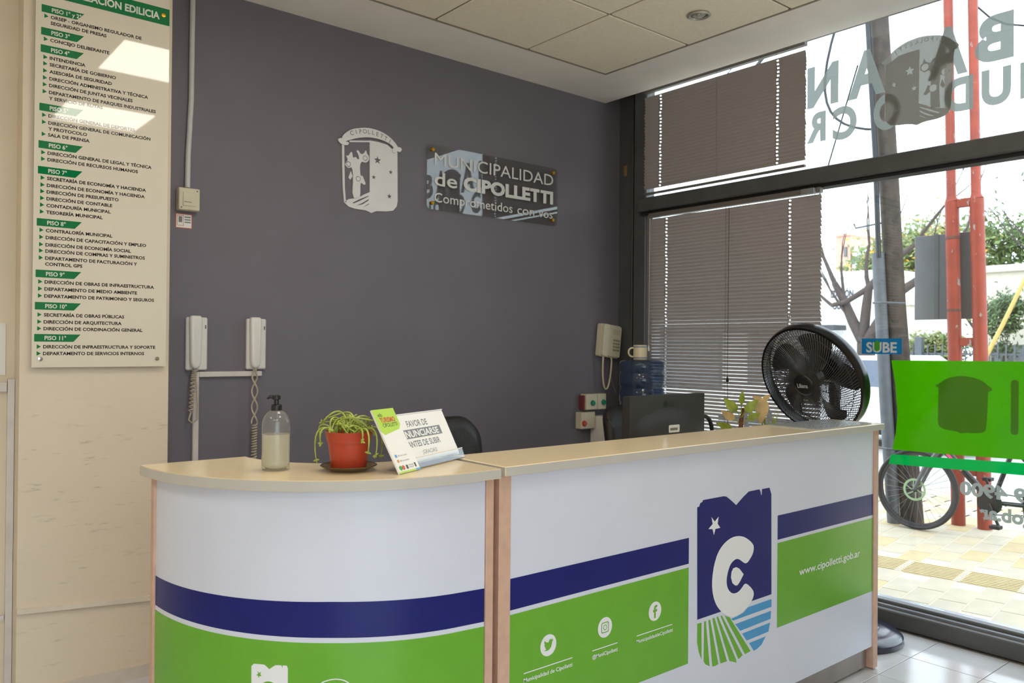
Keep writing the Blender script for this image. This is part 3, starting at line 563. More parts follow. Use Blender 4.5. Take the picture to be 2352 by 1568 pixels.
lipf = plane_frame(A0+Vector((math.sin(sa), -math.cos(sa), 0))*.011, sa, math.radians(22)); MB().prism([(0, .002), (SW, .002), (SW, .03), (0, .03)], lipf, 0, .002).build('front_lip', acryl, sg); MB().prism([(0, .0295), (SW, .0295), (SW, .0315), (0, .0315)], lipf, -.001, .003).build('lip_edge', M('frosted_edge', (226, 214, 190), .3), sg)
MB().prism([(0, SH-.003), (SW, SH-.003), (SW, SH), (0, SH)], sf, -.0031, .0015).build('clear_edge', M('edge_light', (225, 224, 222), .2), sg)
for a_ in (('FAVOR DE', SW*.5, .117, .026, .105, .02, 'C'), ('ANTES DE SUBIR', SW*.5, .058, .025, .165, .02, 'C'), ('¡GRACIAS!', SW*.53, .034, .017, .075, 0, 'C')): Flat().text(*a_).build('notice_lettering', greyp, sg, sf, .0014)
Flat().rect(.045, SW-.05, .083, .110).build('notice_bar', greyp, sg, sf, .0014); Flat().text('ANUNCIARSE', SW*.49, .087, .027, w=.195, bold=.025, align='C').build('notice_lettering', cardw, sg, sf, .0018)
ca = math.radians(24.0); ct = math.radians(30)
cdn = thing('tourism_card', 'narrow white and lime foam card leaning on the acrylic sign', 'card', (-2.99, -2.14, TC))
cf = plane_frame((-3.034, -2.196, TC+.0025), ca, ct); CW, CH = .098, .185
MB().prism([(0, 0), (CW, 0), (CW, CH), (0, CH)], cf, -.005, 0).build('foam_board', cardw, cdn)
Flat().poly([(0, CH), (CW, CH), (CW, CH*.735), (CW*.88, CH*.665), (CW*.12, CH*.60), (0, CH*.665)]).build('lime_field', limem, cdn, cf, .0004); Flat().rect(0, CW*.8, 0, .005).build('lime_strip', limem, cdn, cf, .0004)
Flat().rect(CW*.8, CW, 0, .005).poly(rrect(.012, .02, .0445, .0525, .001)).build('blue_mark', vinylb, cdn, cf, .0008)
Flat().text('TURISMO', CW*.18, CH*.79, .02, w=CW*.68, bold=.03).build('red_lettering', redp, cdn, cf, .0008); Flat().circ(.027, .0145, .0065, 16).build('red_mark', redp, cdn, cf, .0008)
g = Flat(); g.text('CIPOLLETTI', CW*.2, CH*.715, .016, w=CW*.68); g.text('info', CW*.16, CH*.88, .016, w=CW*.2); g.rect(.04, .048, .009, .02).rect(.08, .086, .01, .022)
g.text('MUNICIPALIDAD', .052, .0165, .005, w=.024); g.text('DE CIPOLLETTI', .052, .0105, .005, w=.022); g.build('dark_lettering', darkp, cdn, cf, .0008)
Flat().text('@TurismoCipolletti', .024, .0465, .0055, w=.042).text('@turismocipolletti', .024, .032, .0055, w=.042).build('grey_lettering', greyp, cdn, cf, .0008)
Flat().poly(rrect(.012, .02, .03, .038, .001)).build('orange_mark', M('orange_print', (220, 140, 50), .4), cdn, cf, .0008); Flat().circ(.014, .0145, .0065, 16).build('green_mark', subeg, cdn, cf, .0008)
cs = thing('acrylic_sheet', 'clear plastic sleeve lying flat at the window end of the counter', 'sheet', (-.8, -2.13, T))
MB().prism(rrect(-1.06, -.60, -2.235, -2.0, .008), lambda u, v, w: (u, v, T+w), .0006, .0034).build('clear_cover', thin('sky_sheen_sleeve', (.85, .87, .88), .25, body=(.62, .66, .67), body_amt=.6, ior=1.2), cs); MB().prism([(-1.04, -2.2), (-.70, -2.2), (-.70, -2.03), (-1.04, -2.03)], lambda u, v, w: (u, v, T+w), .0002, .0005).build('paper_insert', M('pale_teal_paper', (170, 186, 182), .5, var=.25, scale=25), cs)  # cloudy pale body of the cover paints in the sky reflection

# ================================================================== on the grey wall and pillar
wf = lambda u, v, w: (u, -w, v)
cr = thing('wall_crest', 'white relief town crest with tree, stars and ribbon on the grey wall', 'crest', (-1.885, 0, 2.17))
K = lambda k: [(-1.885+a*.37, 2.17+b*.48) for a, b in CREST[k]]
hs = [star(-1.885+a*.37, 2.17+b*.48, r*.37*1.25) for a, b, r in CREST_STARS]
Flat().poly(K('half'), *hs, t=.006).build('star_field', crestw, cr, wf, .001)
g = Flat(); g.poly(K('rim'), t=.006); g.poly(K('top'), t=.006); g.build('shield_rim', crestw, cr, wf, .001)
Flat().poly(K('ground'), K('cut1'), K('cut2'), K('cut3'), t=.006).build('furrowed_ground', crestw, cr, wf, .001)
fr = []
for a, b in CREST_FRUIT: x, z = -1.885+a*.37, 2.17+b*.48; fr += [[(x+.0145*math.cos(2*PI*k/20), z+.0145*math.sin(2*PI*k/20)) for k in range(20)], [(x+.011*math.cos(2*PI*k/20), z+.011*math.sin(2*PI*k/20)) for k in range(20)]]
g = Flat(); g.poly(smooth_poly(K('tree'), 1), *[f for f in fr], t=.006); g.poly(K('leaf'), t=.006); g.build('fruit_tree', crestw, cr, wf, .001)
Flat().poly(smooth_poly(K('ribbon'), 1), t=.006).build('ribbon', crestw, cr, wf, .0065); Flat().poly(smooth_poly(K('curlL'), 1), t=.006).build('ribbon_curl', crestw, cr, wf, .0068); Flat().poly(smooth_poly(K('curlR'), 1), t=.006).build('ribbon_curl', crestw, cr, wf, .0068)
g = Flat(); word = 'CIPOLLETTI'
for i, ch in enumerate(word):
    t_ = (i+.5)/len(word); x = -.355+t_*.70; zz = .855+.075*(1-((t_-.48)/.52)**2); ang = -((t_-.48)/.52)*.42
    g.text(ch, -1.885+x*.37, 2.17+zz*.48-.008, .034, align='C', rot=ang, bold=.01)
g.build('ribbon_lettering', crestd, cr, wf, .0128)

np_ = thing('nameplate', 'clear acrylic MUNICIPALIDAD de CIPOLLETTI plate screwed to the grey wall', 'sign', (-.985, 0, 2.235))
MB().prism(rrect(-1.515, -.472, 2.236, 2.62, .03), wf, .012, .017).build('clear_plate', acryl, np_)
npl = M('white_plate_lettering', (218, 217, 216), .4)
for a_ in (('MUNICIPALIDAD', -1.462, 2.502, .105, .95, 0), ('de', -1.462, 2.382, .115, .165, .012), ('CIPOLLETTI', -1.25, 2.382, .11, .738, .045), ('Comprometidos', -1.462, 2.283, .08, .60, .003), ('con', -.822, 2.283, .08, .145, .003), ('vos', -.64, 2.283, .08, .125, .003)): Flat().text(*a_).build('plate_lettering', npl, np_, wf, .0175)
for x in (-1.475, -.51):
    for z in (2.275, 2.59): MB().lathe([(.011, 0), (.011, .0225), (.006, .025), (0, .025)], 14, (x, 0, z), Matrix(((1, 0, 0), (0, 0, -1), (0, 1, 0)))).build('screw', brass, np_, 40)

# floor directory
bd = thing('directory_board', 'tall white floor directory board with green headings on the pillar', 'sign', (-3.32, -.3, 1.33))
bf = lambda u, v, w: (u, -.318-w, v)
MB().prism([(-3.571, 1.3325), (-3.0635, 1.3325), (-3.0635, 3.02), (-3.571, 3.02)], bf, 0, .006).build('board', boardm, bd)
Flat().rect(-3.571, -3.064, 2.812, 2.884).build('title_bar', bgreen, bd, bf, .0064)
heads = ['PISO 1° y 2°', 'PISO 3°', 'PISO 4°', 'PISO 5°', 'PISO 6°', 'PISO 7°', 'PISO 8°', 'PISO 9°', 'PISO 10°', 'PISO 11°']
hz = [2.760, 2.669, 2.600, 2.367, 2.218, 2.116, 1.909, 1.705, 1.577, 1.45]
for h_ in hz: Flat().poly([(-3.551-.012*(2.76-h_)/1.3, h_-.015), (-3.424, h_-.015), (-3.398, h_+.015), (-3.551-.012*(2.76-h_)/1.3, h_+.015)]).build('heading_bar', bgreen, bd, bf, .0064)
rows = ['ORSEP - ORGANISMO REGULADOR DE|SEGURIDAD DE PRESAS', 'CONCEJO DELIBERANTE', 'INTENDENCIA', 'SECRETARÍA DE GOBIERNO', 'ASESORÍA DE SEGURIDAD', 'DIRECCIÓN ADMINISTRATIVA Y TÉCNICA', 'DIRECCIÓN DE JUNTAS VECINALES', 'DEPARTAMENTO DE PARQUES INDUSTRIALES|Y SERVICIO DE RUTAS', 'DIRECCIÓN GENERAL DE DEPORTES', 'DIRECCIÓN GENERAL DE COMUNICACIÓN|Y PROTOCOLO', 'SALA DE PRENSA', 'DIRECCIÓN GENERAL DE LEGAL Y TÉCNICA', 'DIRECCIÓN DE RECURSOS HUMANOS', 'SECRETARÍA DE ECONOMÍA Y HACIENDA', 'DIRECCIÓN DE ECONOMÍA Y HACIENDA', 'DIRECCIÓN DE PRESUPUESTO', 'DIRECCIÓN DE CONTABLE', 'CONTADURÍA MUNICIPAL', 'TESORERÍA MUNICIPAL', 'CONTRALORÍA MUNICIPAL', 'DIRECCIÓN DE CAPACITACIÓN Y EMPLEO', 'DIRECCIÓN DE ECONOMÍA SOCIAL', 'DIRECCIÓN DE COMPRAS Y SUMINISTROS', 'DEPARTAMENTO DE FACTURACIÓN Y|CONTROL GPS', 'DIRECCIÓN DE OBRAS DE INFRAESTRUCTURA', 'DEPARTAMENTO DE MEDIO AMBIENTE', 'DEPARTAMENTO DE PATRIMONIO Y SEGUROS', 'SECRETARÍA DE OBRAS PÚBLICAS', 'DIRECCIÓN DE ARQUITECTURA', 'DIRECCIÓN DE CORDINACIÓN GENERAL', 'DIRECCIÓN DE INFRAESTRUCTURA Y SOPORTE', 'DEPARTAMENTO DE SERVICIOS INTERNOS']
rz_ = [2.731, 2.639, 2.567, 2.541, 2.513, 2.485, 2.458, 2.43, 2.336, 2.308, 2.26, 2.187, 2.161, 2.086, 2.058, 2.032, 2.005, 1.978, 1.951, 1.878, 1.85, 1.821, 1.796, 1.768, 1.673, 1.645, 1.617, 1.542, 1.514, 1.487, 1.415, 1.388]
for z in rz_: x = -3.541-.013*(2.73-z)/1.34; Flat().poly([(x, z-.009), (x+.015, z), (x, z+.009)]).build('arrow', bgreen, bd, bf, .0064)
for t_, h_ in zip(heads, hz): Flat().text(t_, -3.515-.012*(2.76-h_)/1.3, h_-.008, .0225, bold=.02, wide=.94).build('heading_lettering', bwhite, bd, bf, .0068)
Flat().text('ORGANIZACIÓN EDILICIA', -3.075-.03, 2.832, .042, w=.43, bold=.03, align='R').build('title_lettering', bwhite, bd, bf, .0068)
for t_, z in zip(rows, rz_):
    for j, ln in enumerate(t_.split('|')): Flat().text(ln, -3.519-.013*(2.73-z)/1.34, z-.0065-.0235*j, .0182, bold=.03, wide=1.08, res=2).build('black_lettering', bblack, bd, bf, .0064)
for x, z in ((-3.541, 1.366), (-3.10, 1.366), (-3.089, 2.853)): MB().lathe([(.009, -.017), (.009, .006), (.0085, .009), (0, .0095)], 16, (x, -.318, z), Matrix(((1, 0, 0), (0, 0, -1), (0, 1, 0)))).build('standoff_screw', chrome if z < 2 else brass, bd, 40)

# conduit, switch box, label
tag(MB().tube([(-2.866, -.013, H), (-2.868, -.013, 2.6), (-2.88, -.013, 2.33), (-2.882, -.015, 2.178)], .0125, 12).build('wall_conduit', M('grey_white_conduit', (205, 203, 204), .4), smooth=40), 'white cable conduit running down the grey wall into the switch box', 'conduit')
sb = thing('switch_box', 'cream square switch box below the conduit', 'switch', (-2.88, 0, 2.06))
MB().bbox(-2.93, -2.832, -.045, 0, 2.066, 2.172, .004).build('box', creamp, sb); MB().bbox(-2.912, -2.852, -.049, -.0452, 2.086, 2.150, .0015).build('rocker_plate', creamp, sb)
MB().box(-2.908, -2.872, -.0496, -.0491, 2.103, 2.106).build('rocker_gap', greyp, sb)
for x, z in ((-2.918, 2.078), (-2.845, 2.160)): MB().lathe([(.004, 0), (.003, .001), (0, .001)], 10, (x, -.0452, z), Matrix(((1, 0, 0), (0, 0, -1), (0, 1, 0)))).build('screw', greyp, sb)
lbn = thing('warning_label', 'small white label with red border under the switch box', 'label', (-2.89, 0, 1.98))
MB().prism([(-2.931, 1.984), (-2.854, 1.984), (-2.854, 2.054), (-2.931, 2.054)], wf, .0003, .001).build('paper', cardw, lbn)
Flat().poly([(-2.931, 1.984), (-2.854, 1.984), (-2.854, 2.054), (-2.931, 2.054)], [(-2.928, 1.987), (-2.857, 1.987), (-2.857, 2.051), (-2.928, 2.051)]).poly([(-2.924, 1.996), (-2.893, 1.996), (-2.893, 2.046), (-2.924, 2.046)], [(-2.922, 1.998), (-2.895, 1.998), (-2.895, 2.044), (-2.922, 2.044)]).build('red_border', redp, lbn, wf, .0013)
g = Flat(); [g.rect(-2.889, -2.861, 2.035-.012*k, 2.041-.012*k) for k in range(3)]; g.poly([(-2.917, 2.012), (-2.900, 2.012), (-2.900, 2.04), (-2.917, 2.04)]); g.build('grey_print_block', greyp, lbn, wf, .0013)

# intercom handsets
def handset(x, z0, label, coil):
    t = thing('intercom_handset', label, 'intercom', (x, 0, z0), group='white intercom handsets on the grey wall')
    MB().bbox(x-.05, x+.05, -.026, 0, z0, z0+.255, .006).build('base_plate', whitep, t)
    xc = x-.012; prof = [(xc-.024, z0+.04), (xc-.019, z0+.018), (xc-.007, z0+.007), (xc+.007, z0+.007), (xc+.019, z0+.018), (xc+.024, z0+.04), (xc+.028, z0+.235), (xc+.026, z0+.256), (xc+.018, z0+.262), (xc-.018, z0+.262), (xc-.026, z0+.256), (xc-.028, z0+.235)]
    hd = MB(); n = len(prof); layers = [(1, .0262), (1.05, .036), (1.02, .046), (.9, .053), (.6, .056)]; mx, mz = xc, z0+.13; vs = []
    for s_, w in layers:
        for u, v in prof: vs.append(wf(mx+(u-mx)*s_, mz+(v-mz)*(1 if s_ >= 1 else .97 if s_ > .8 else .9), w))
    fs = [(i*n+k, i*n+(k+1) % n, (i+1)*n+(k+1) % n, (i+1)*n+k) for i in range(len(layers)-1) for k in range(n)]+[tuple(range(n))[::-1], tuple(range((len(layers)-1)*n, len(layers)*n))]
    hd.add(vs, fs).build('receiver', M('glossy_white_plastic', (228, 226, 222), .15, var=.02), t, 60)
    MB().lathe([(.002, 0), (.002, .0015), (0, .0015)], 8, (x-.014, -.0565, z0+.135), Matrix(((1, 0, 0), (0, 0, -1), (0, 1, 0)))).build('indicator', whitev, t)
    MB().bbox(x+.036, x+.042, -.029, -.0262, z0+.2, z0+.218, .0008).build('door_button', greyp, t)
    cordm = M('beige_coil_cord', (190, 178, 160), .5)
    if coil == 0:
        pth = [(x-.01, -.03, z0+.002), (x-.02, -.035, z0-.04), (x-.025, -.04, z0-.12), (x-.032, -.045, z0-.20), (x-.045, -.05, z0-.235), (x-.03, -.055, z0-.25), (x-.005, -.05, z0-.235), (x+.0, -.045, z0-.16), (x-.004, -.04, z0-.06), (x-.012, -.03, z0+.002)]
        MB().tube(helix(pth[:4], .011, 13), .0036, 5).tube(pth[3:], .0045, 6).build('coil_cord', cordm, t, 60)
    else:
        for ph in (0, PI):
            pth = [(x-.012+.014*math.sin(ph+4.6*k/30*PI*.9)*min(1, k/4), -.035-.012*math.cos(ph+4.6*k/30*PI*.9), z0+.002-.011*k) for k in range(26)]; MB().tube(pth, .0045, 6).build('twisted_cord', cordm, t, 60)
        MB().tube(helix([(x-.012, -.04, z0-.275), (x-.015, -.04, z0-.42), (x-.008, -.04, z0-.60)], .011, 22), .0042, 5).build('coil_cord', cordm, t, 60)
handset(-2.832, 1.304, 'white intercom handset nearer the pillar', 0); handset(-2.537, 1.305, 'white intercom handset above the sanitizer bottle', 1)
tag(MB().bbox(-2.818, -2.505, -.02, 0, 1.270, 1.296, .003).bbox(-2.846, -2.818, -.02, 0, .3, 1.296, .003).build('cable_duct', MATS['duct_white']), 'white cable duct joining the two intercom handsets', 'cable duct')

# desk phone hung on the wall
ph = thing('wall_phone', 'cream push-button telephone hanging on the grey wall beside the window', 'telephone', (.02, 0, 1.36))
tl = math.radians(-6); P0 = Vector((.015, -.012, 1.475))
def pf(u, v, w): c, s_ = math.cos(tl), math.sin(tl); return (P0.x+u*c-v*s_, P0.y-w, P0.z+u*s_+v*c)
MB().prism(rrect(-.10, .10, -.115, .115, .014), pf, 0, .035).build('phone_body', creamp, ph, 50); MB().prism(rrect(-.02, .095, -.108, .108, .012), pf, .0352, .05).build('keypad_housing', creamp, ph, 50)
kb = MB()
for i in range(3):
    for j in range(4): MB().prism(rrect(.018+i*.024, .034+i*.024, -.068+j*.023, -.054+j*.023, .003), pf, .0502, .055).build('key', M('grey_key', (150, 142, 128), .5), ph)
MB().prism(rrect(.01, .085, .05, .085, .004), pf, .0502, .0515).build('number_card', M('pale_card', (200, 190, 164), .5), ph)
MB().prism(rrect(-.095, -.03, -.112, .112, .018), pf, .0355, .062).build('receiver', creamp, ph, 60)
cordc = M('cream_cord', (206, 194, 168), .5)
MB().tube([pf(-.062, -.112, .04)]+bez(pf(-.065, -.12, .045), pf(-.065, -.40, .05), pf(.03, -.42, .05), pf(.028, -.135, .04), 16)+[pf(.028, -.112, .03)], .0065, 7).build('coil_cord', cordc, ph, 60)
MB().tube(bez(pf(.05, -.115, .02), pf(.05, -.2, .0), pf(.07, -.26, .0), pf(.145, -.36, -.002), 12), .003, 6).build('line_cord', M('grey_cord', (150, 148, 146), .5), ph)
# push-button boxes
def button_box(x0, x1, z0, z1, bx, bz, col, label):
    t = thing('push_button_box', label, 'button box', ((x0+x1)/2, 0, z0), group='push-button boxes on the grey wall')
    MB().bbox(x0, x1, -.06, 0, z0, z1, .004).build('box', creamp, t); MB().lathe([(.02, 0), (.02, .006), (.016, .012), (0, .013)], 20, (bx, -.0602, bz), Matrix(((1, 0, 0), (0, 0, -1), (0, 1, 0)))).build('button', col, t, 40)
gm = M('green_button', (0, 130, 96), .35); rm = M('red_button', (196, 60, 34), .35)
button_box(-.225, -.118, 1.0, 1.108, -.165, 1.045, gm, 'cream box with green button, left of the pair'); button_box(-.113, -.03, 1.0, 1.108, -.06, 1.048, gm, 'cream box with green button under the wall phone'); button_box(-.272, -.138, .872, .985, -.245, .91, rm, 'cream box with red button at its corner')
tag(MB().bbox(-.24, -.229, -.05, 0, 1.0, 1.1, .002).build('cable_tag', M('dark_red_tape', (120, 50, 60), .6)), 'dark red tape strip beside the green button boxes', 'tape')
cb = thing('white_cabinet', 'white metal cabinet with vent slots at the foot of the grey wall', 'cabinet', (-.02, -.1, 0))
MB().bbox(-.132, .10, -.16, -.002, .0, .955, .006).build('body', whitep, cb)
for k in range(5): MB().box(-.12, -.09, -.1615, -.1602, .83-.012*k, .836-.012*k).build('vent_slot', greyp, cb)
for k in range(3): MB().box(-.06+.012*k, -.054+.012*k, -.1615, -.1602, .915, .93).build('vent_slot', greyp, cb)

# water dispenser, jug, mug
JC = Vector((-.20, -.53, 0))
wdn = thing('water_dispenser', 'white water dispenser hidden behind the monitor', 'dispenser', JC)
MB().bbox(JC.x-.15, JC.x+.15, JC.y-.15, JC.y+.15, 0, .86, .01).build('body', whitep, wdn); MB().lathe([(.15, .86), (.145, .90), (.07, .92), (.06, .9)], 28, JC).build('collar', whitep, wdn, 40)
for x, m_ in ((-.05, rm), (.05, M('blue_tap', (60, 110, 190), .4))): MB().bbox(JC.x+x-.012, JC.x+x+.012, JC.y-.19, JC.y-.151, .62, .66, .003).build('tap', m_, wdn)
jg = thing('water_jug', 'upturned blue plastic water jug on the dispenser', 'water jug', JC+Vector((0, 0, .9)))
JT = 1.352
pr = [(.03, .925), (.05, .955), (.12, .985), (.14, 1.0), (.142, 1.06), (.136, 1.07), (.136, 1.078), (.142, 1.088), (.142, 1.16), (.136, 1.17), (.136, 1.178), (.142, 1.188), (.143, 1.255), (.136, 1.265), (.136, 1.273), (.143, 1.283), (.143, 1.325), (.135, 1.343), (.115, JT), (.09, JT-.004), (0, JT-.008)]
MB().lathe([(r, h) for r, h in pr], 40, JC).build('jug_shell', bluepl, jg, 50)
MB().lathe([(0, .99), (.115, .995), (.133, 1.01), (.133, 1.2), (0, 1.2)], 32, JC).build('water', thin('jug_water', (.5, .62, .8), 0, body=(.1, .18, .3), body_amt=.15, ior=1.33), jg, 50)
mg = thing('coffee_mug', 'cream mug with blue bands standing on the water jug', 'mug', JC+Vector((-.02, 0, JT)))
mc = JC+Vector((-.015, -.0, JT+.0005))
mugm = M('cream_stoneware', (226, 212, 178), .2, var=.03); bandm = M('slate_blue_band', (150, 156, 172), .25)
MB().lathe([(.036, 0), (.043, .002), (.044, .008), (.044, .092), (.042, .095), (.040, .092), (.040, .008), (0, .006)], 32, mc).build('cup', mugm, mg, 50)
MB().lathe([(.0444, .078), (.0446, .079), (.0446, .088), (.0444, .089)], 32, mc).lathe([(.0444, .008), (.0446, .009), (.0446, .017), (.0444, .018)], 32, mc).build('painted_band', bandm, mg, 50)
hd = Vector((-.77, .64, 0)); MB().tube(bez(mc+hd*.042+Vector((0, 0, .076)), mc+hd*.085+Vector((0, 0, .082)), mc+hd*.085+Vector((0, 0, .015)), mc+hd*.042+Vector((0, 0, .02)), 12), .006, 8).build('handle', mugm, mg, 60)

# monitor
mo = thing('monitor', 'charcoal LG monitor seen from behind over the counter', 'monitor', (-1.12, -1.48, .76))
MX0, MX1, MZ0, MZ1, MYB = -1.395, -.845, .885, 1.208, -1.505
nx, nz = 24, 12; vs = []
for j in range(nz+1):
    for i in range(nx+1):
        u = i/nx; v = j/nz; cu = 1-(2*u-1)**2; bulge = .014*min(1, cu*2.2)*min(1, max(0, (.80-.10*(2*u-1)**2*2.2-v)*5)) ; vs.append((MX0+(MX1-MX0)*u, MYB-bulge, MZ0+(MZ1-MZ0)*v))
fs = [(j*(nx+1)+i, j*(nx+1)+i+1, (j+1)*(nx+1)+i+1, (j+1)*(nx+1)+i) for j in range(nz) for i in range(nx)]
mbm = MB().add(vs, fs); mbm.box(MX0, MX1, MYB-.001, MYB+.04, MZ0, MZ1); mbm.build('rear_shell', monm, mo, 50)
MB().box(MX0+.004, MX1-.004, MYB+.0402, MYB+.046, MZ0+.004, MZ1-.004).build('screen_bezel', blk, mo)
MB().box(MX0+.02, MX1-.02, MYB+.0462, MYB+.047, MZ0+.03, MZ1-.02).build('screen', M('screen_dark', (12, 14, 18), .1), mo)
MB().bbox(-1.16, -1.08, MYB-.02, MYB+.0, .765, .89, .004).build('stand_neck', blk, mo); MB().lathe([(.12, 0), (.12, .006), (.04, .012), (0, .012)], 32, (-1.12, -1.46, .7602)).build('stand_foot', blk, mo, 40)
mf = lambda u, v, w: (u, MYB-.0012-w, v)
g = Flat(); g.circ(-1.143, 1.165, .017, 24); g.text('LG', -1.115, 1.153, .034, bold=.02); g.build('logo', logom, mo, mf, .0004)
ms = lambda u, v, w: (u, MYB-.0145-w, v)
Flat().poly(rrect(-1.135, -1.055, 1.03, 1.066, .006)).build('asset_label', cardw, mo, ms, .0008); Flat().rect(-1.125, -1.07, 1.04, 1.052).build('asset_label_print', M('label_print', (130, 124, 100), .5), mo, ms, .0013)
MB().tube(bez((MX1-.02, -1.44, 1.04), (MX1+.16, -1.42, 1.14), (MX1+.22, -1.42, 1.06), (MX1+.17, -1.42, .77), 14), .011, 8).build('cable_loop', blk, mo, 60)

# office chairs
def chair(x, y, rz, label, zt, wb):
    t = thing('office_chair', label, 'chair', (x, y, 0), rz, group='black office chairs behind the counter', world=False)
    prof = rrect(-wb/2, wb/2, .52, zt, .10, 7); n = len(prof); vs = []; cxm, czm = 0, (zt+.52)/2
    for s_, d in ((.86, .03), (.97, .012), (1, -.012), (.96, -.04), (.8, -.052)):
        for u, v in prof: vs.append((u*s_, d+.03+.12*(u/wb)**2*-1+.10*((v-.52)/(zt-.52))**1.5, czm+(v-czm)*s_))
    fs = [(i*n+k, i*n+(k+1) % n, (i+1)*n+(k+1) % n, (i+1)*n+k) for i in range(4) for k in range(n)]+[tuple(range(n))[::-1], tuple(range(4*n, 5*n))]
    MB().add([(a, b+.22, c) for a, b, c in vs], fs).build('backrest', leather, t, 60)
    MB().prism(rrect(-.25, .25, -.26, .22, .08), lambda u, v, w: (u, v, w), .43, .51).build('seat', leather, t, 50)
    for s_ in (-1, 1): MB().tube([(s_*.27, .1, .47), (s_*.30, .1, .6), (s_*.30, .0, .68), (s_*.30, -.18, .68)], .018, 8).build('armrest', blk, t, 50)
    MB().bbox(-.04, .04, .17, .24, .44, .56, .005).build('back_bracket', blk, t); MB().lathe([(.028, .09), (.028, .3), (.02, .3), (.02, .43)], 14).build('gas_column', blk, t, 40)
    for k in range(5):
        a = 2*PI*k/5; l = MB().tube([(0, 0, .09), (.28*math.cos(a), .28*math.sin(a), .07)], [.025, .016], 8).build('base_arm', blk, t); MB().lathe([(.025, -.018), (.025, .018)], 14, (.28*math.cos(a), .28*math.sin(a), .026), Matrix(((1, 0, 0), (0, 0, -1), (0, 1, 0)))).build('castor', blkm, l)
chair(-2.02, -1.2, .05, 'black padded office chair behind the acrylic sign', 1.10, .48); chair(-.54, -1.02, -.10, 'black padded office chair beside the monitor', 1.09, .44)
# ================================================================== pedestal fan at the end of the counter
fc = Vector((-.312, -1.783, 1.278)); fn = Vector((-.915, .10, -.37)).normalized()
fa = fn.cross(Vector((0, 0, 1))).normalized(); fb = fn.cross(fa).normalized()
FA = Matrix((fa, fb, fn)).transposed()
fan = thing('pedestal_fan', 'large black pedestal fan between the counter end and the window', 'fan', (-.262, -1.955, 0))
RF = .292
def fpt(r, a, h): return fc+FA @ Vector((r*math.cos(a), r*math.sin(a), h))
MB().lathe([(RF-.012, .032), (RF, .03), (RF+.006, .01), (RF+.006, -.02), (RF, -.034), (RF-.012, -.034), (RF-.008, -.01), (RF-.012, .032)], 72, fc, FA).build('rim', M('gloss_black_rim', (18, 18, 20), .22), fan, 50)
wire = M('black_wire', (58, 56, 56), .4)
def grille(front):
    mb = MB(); n = 110; s_ = 1 if front else -1
    for k in range(n):
        a0 = 2*PI*k/n; pts = []
        for i in range(8):
            t = i/7; r = .055+(RF-.012-.055)*t; h = s_*(.078-.05*t**2.2) if front else -(.115-.085*t**2.5); pts.append(fpt(r, a0+(.55*t if front else -.35*t), h))
        mb.tube(pts, .0021 if front else .0018, 4, cap=False)
    for r, h in (((.12, .071), (.19, .058), (.25, .042)) if front else ((.12, -.10), (.2, -.075), (.265, -.045))):
        mb.tube([fpt(r, 2*PI*k/60, h) for k in range(61)], .0018, 5, cap=False)
    return mb.build('front_grille' if front else 'rear_grille', wire, fan)
grille(True); grille(False)
hubp = MB().lathe([(.058, .066), (.06, .078), (.055, .086), (.04, .09), (0, .091)], 36, fc, FA).build('hub_badge', blk, fan, 50)
tw = Flat(); tw.text('Liliana', 0, -.01, .032, w=.062, bold=.02, align='C')
hx = Vector((0, 0, 1)); ax_u = Vector((fn.y, -fn.x, 0)).normalized()*-1; ax_v = fn.cross(ax_u).normalized()
if ax_v.z < 0: ax_v = -ax_v
if ax_u.dot(R) < 0: ax_u = -ax_u
tw.build('badge_lettering', M('silver_print', (190, 190, 192), .3), hubp, lambda u, v, w: fc+ax_u*u+ax_v*v+fn*(.0925+w))
bladem = M('smoky_black_blade', (40, 38, 40), .3)
for k in range(5):
    a0 = 2*PI*k/5+.35; vs = []; nr, na = 7, 7
    for i in range(nr+1):
        t = i/nr; r = .045+.205*t; w = .36+.36*t*(1.2-.35*t)
        for j in range(na+1):
            q = j/na-.5; vs.append(fpt(r*(1-.10*(2*q)**4*t), a0+q*w*1.15+.35*t, -.015+q*.075*(1-.35*t)))
    MB().add(vs, [(i*(na+1)+j, i*(na+1)+j+1, (i+1)*(na+1)+j+1, (i+1)*(na+1)+j) for i in range(nr) for j in range(na)]).build('blade', bladem, fan, 60)
MB().lathe([(.05, .02), (.05, -.03), (.03, -.04)], 24, fc, FA).build('blade_hub', blk, fan, 40)
MB().lathe([(.045, -.12), (.075, -.125), (.082, -.16), (.07, -.23), (.04, -.25), (0, -.25)], 28, fc, FA).build('motor_housing', blk, fan, 50)
nk = fc+fn*-.19
MB().tube([nk, nk+Vector((.0, 0, -.07)), (-.19, -1.84, 1.02), (-.225, -1.89, .95)], [.03, .03, .025, .022], 12).build('neck', blk, fan, 50)
MB().tube([(-.225, -1.89, .97), (-.262, -1.955, .06)], .016, 14).build('pole', blk, fan, 50); MB().lathe([(.026, -.03), (.026, .03)], 16, (-.244, -1.922, .55)).build('height_collar', blk, fan, 40)
MB().lathe([(.245, .0), (.25, .008), (.248, .03), (.235, .042), (.17, .052), (.14, .056), (.132, .046), (.125, .04), (.06, .04), (.05, .075), (.02, .08)], 56, (-.262, -1.955, 0)).build('base', M('dark_blue_black_base', (40, 42, 62), .18, spec=.6), fan, 40)

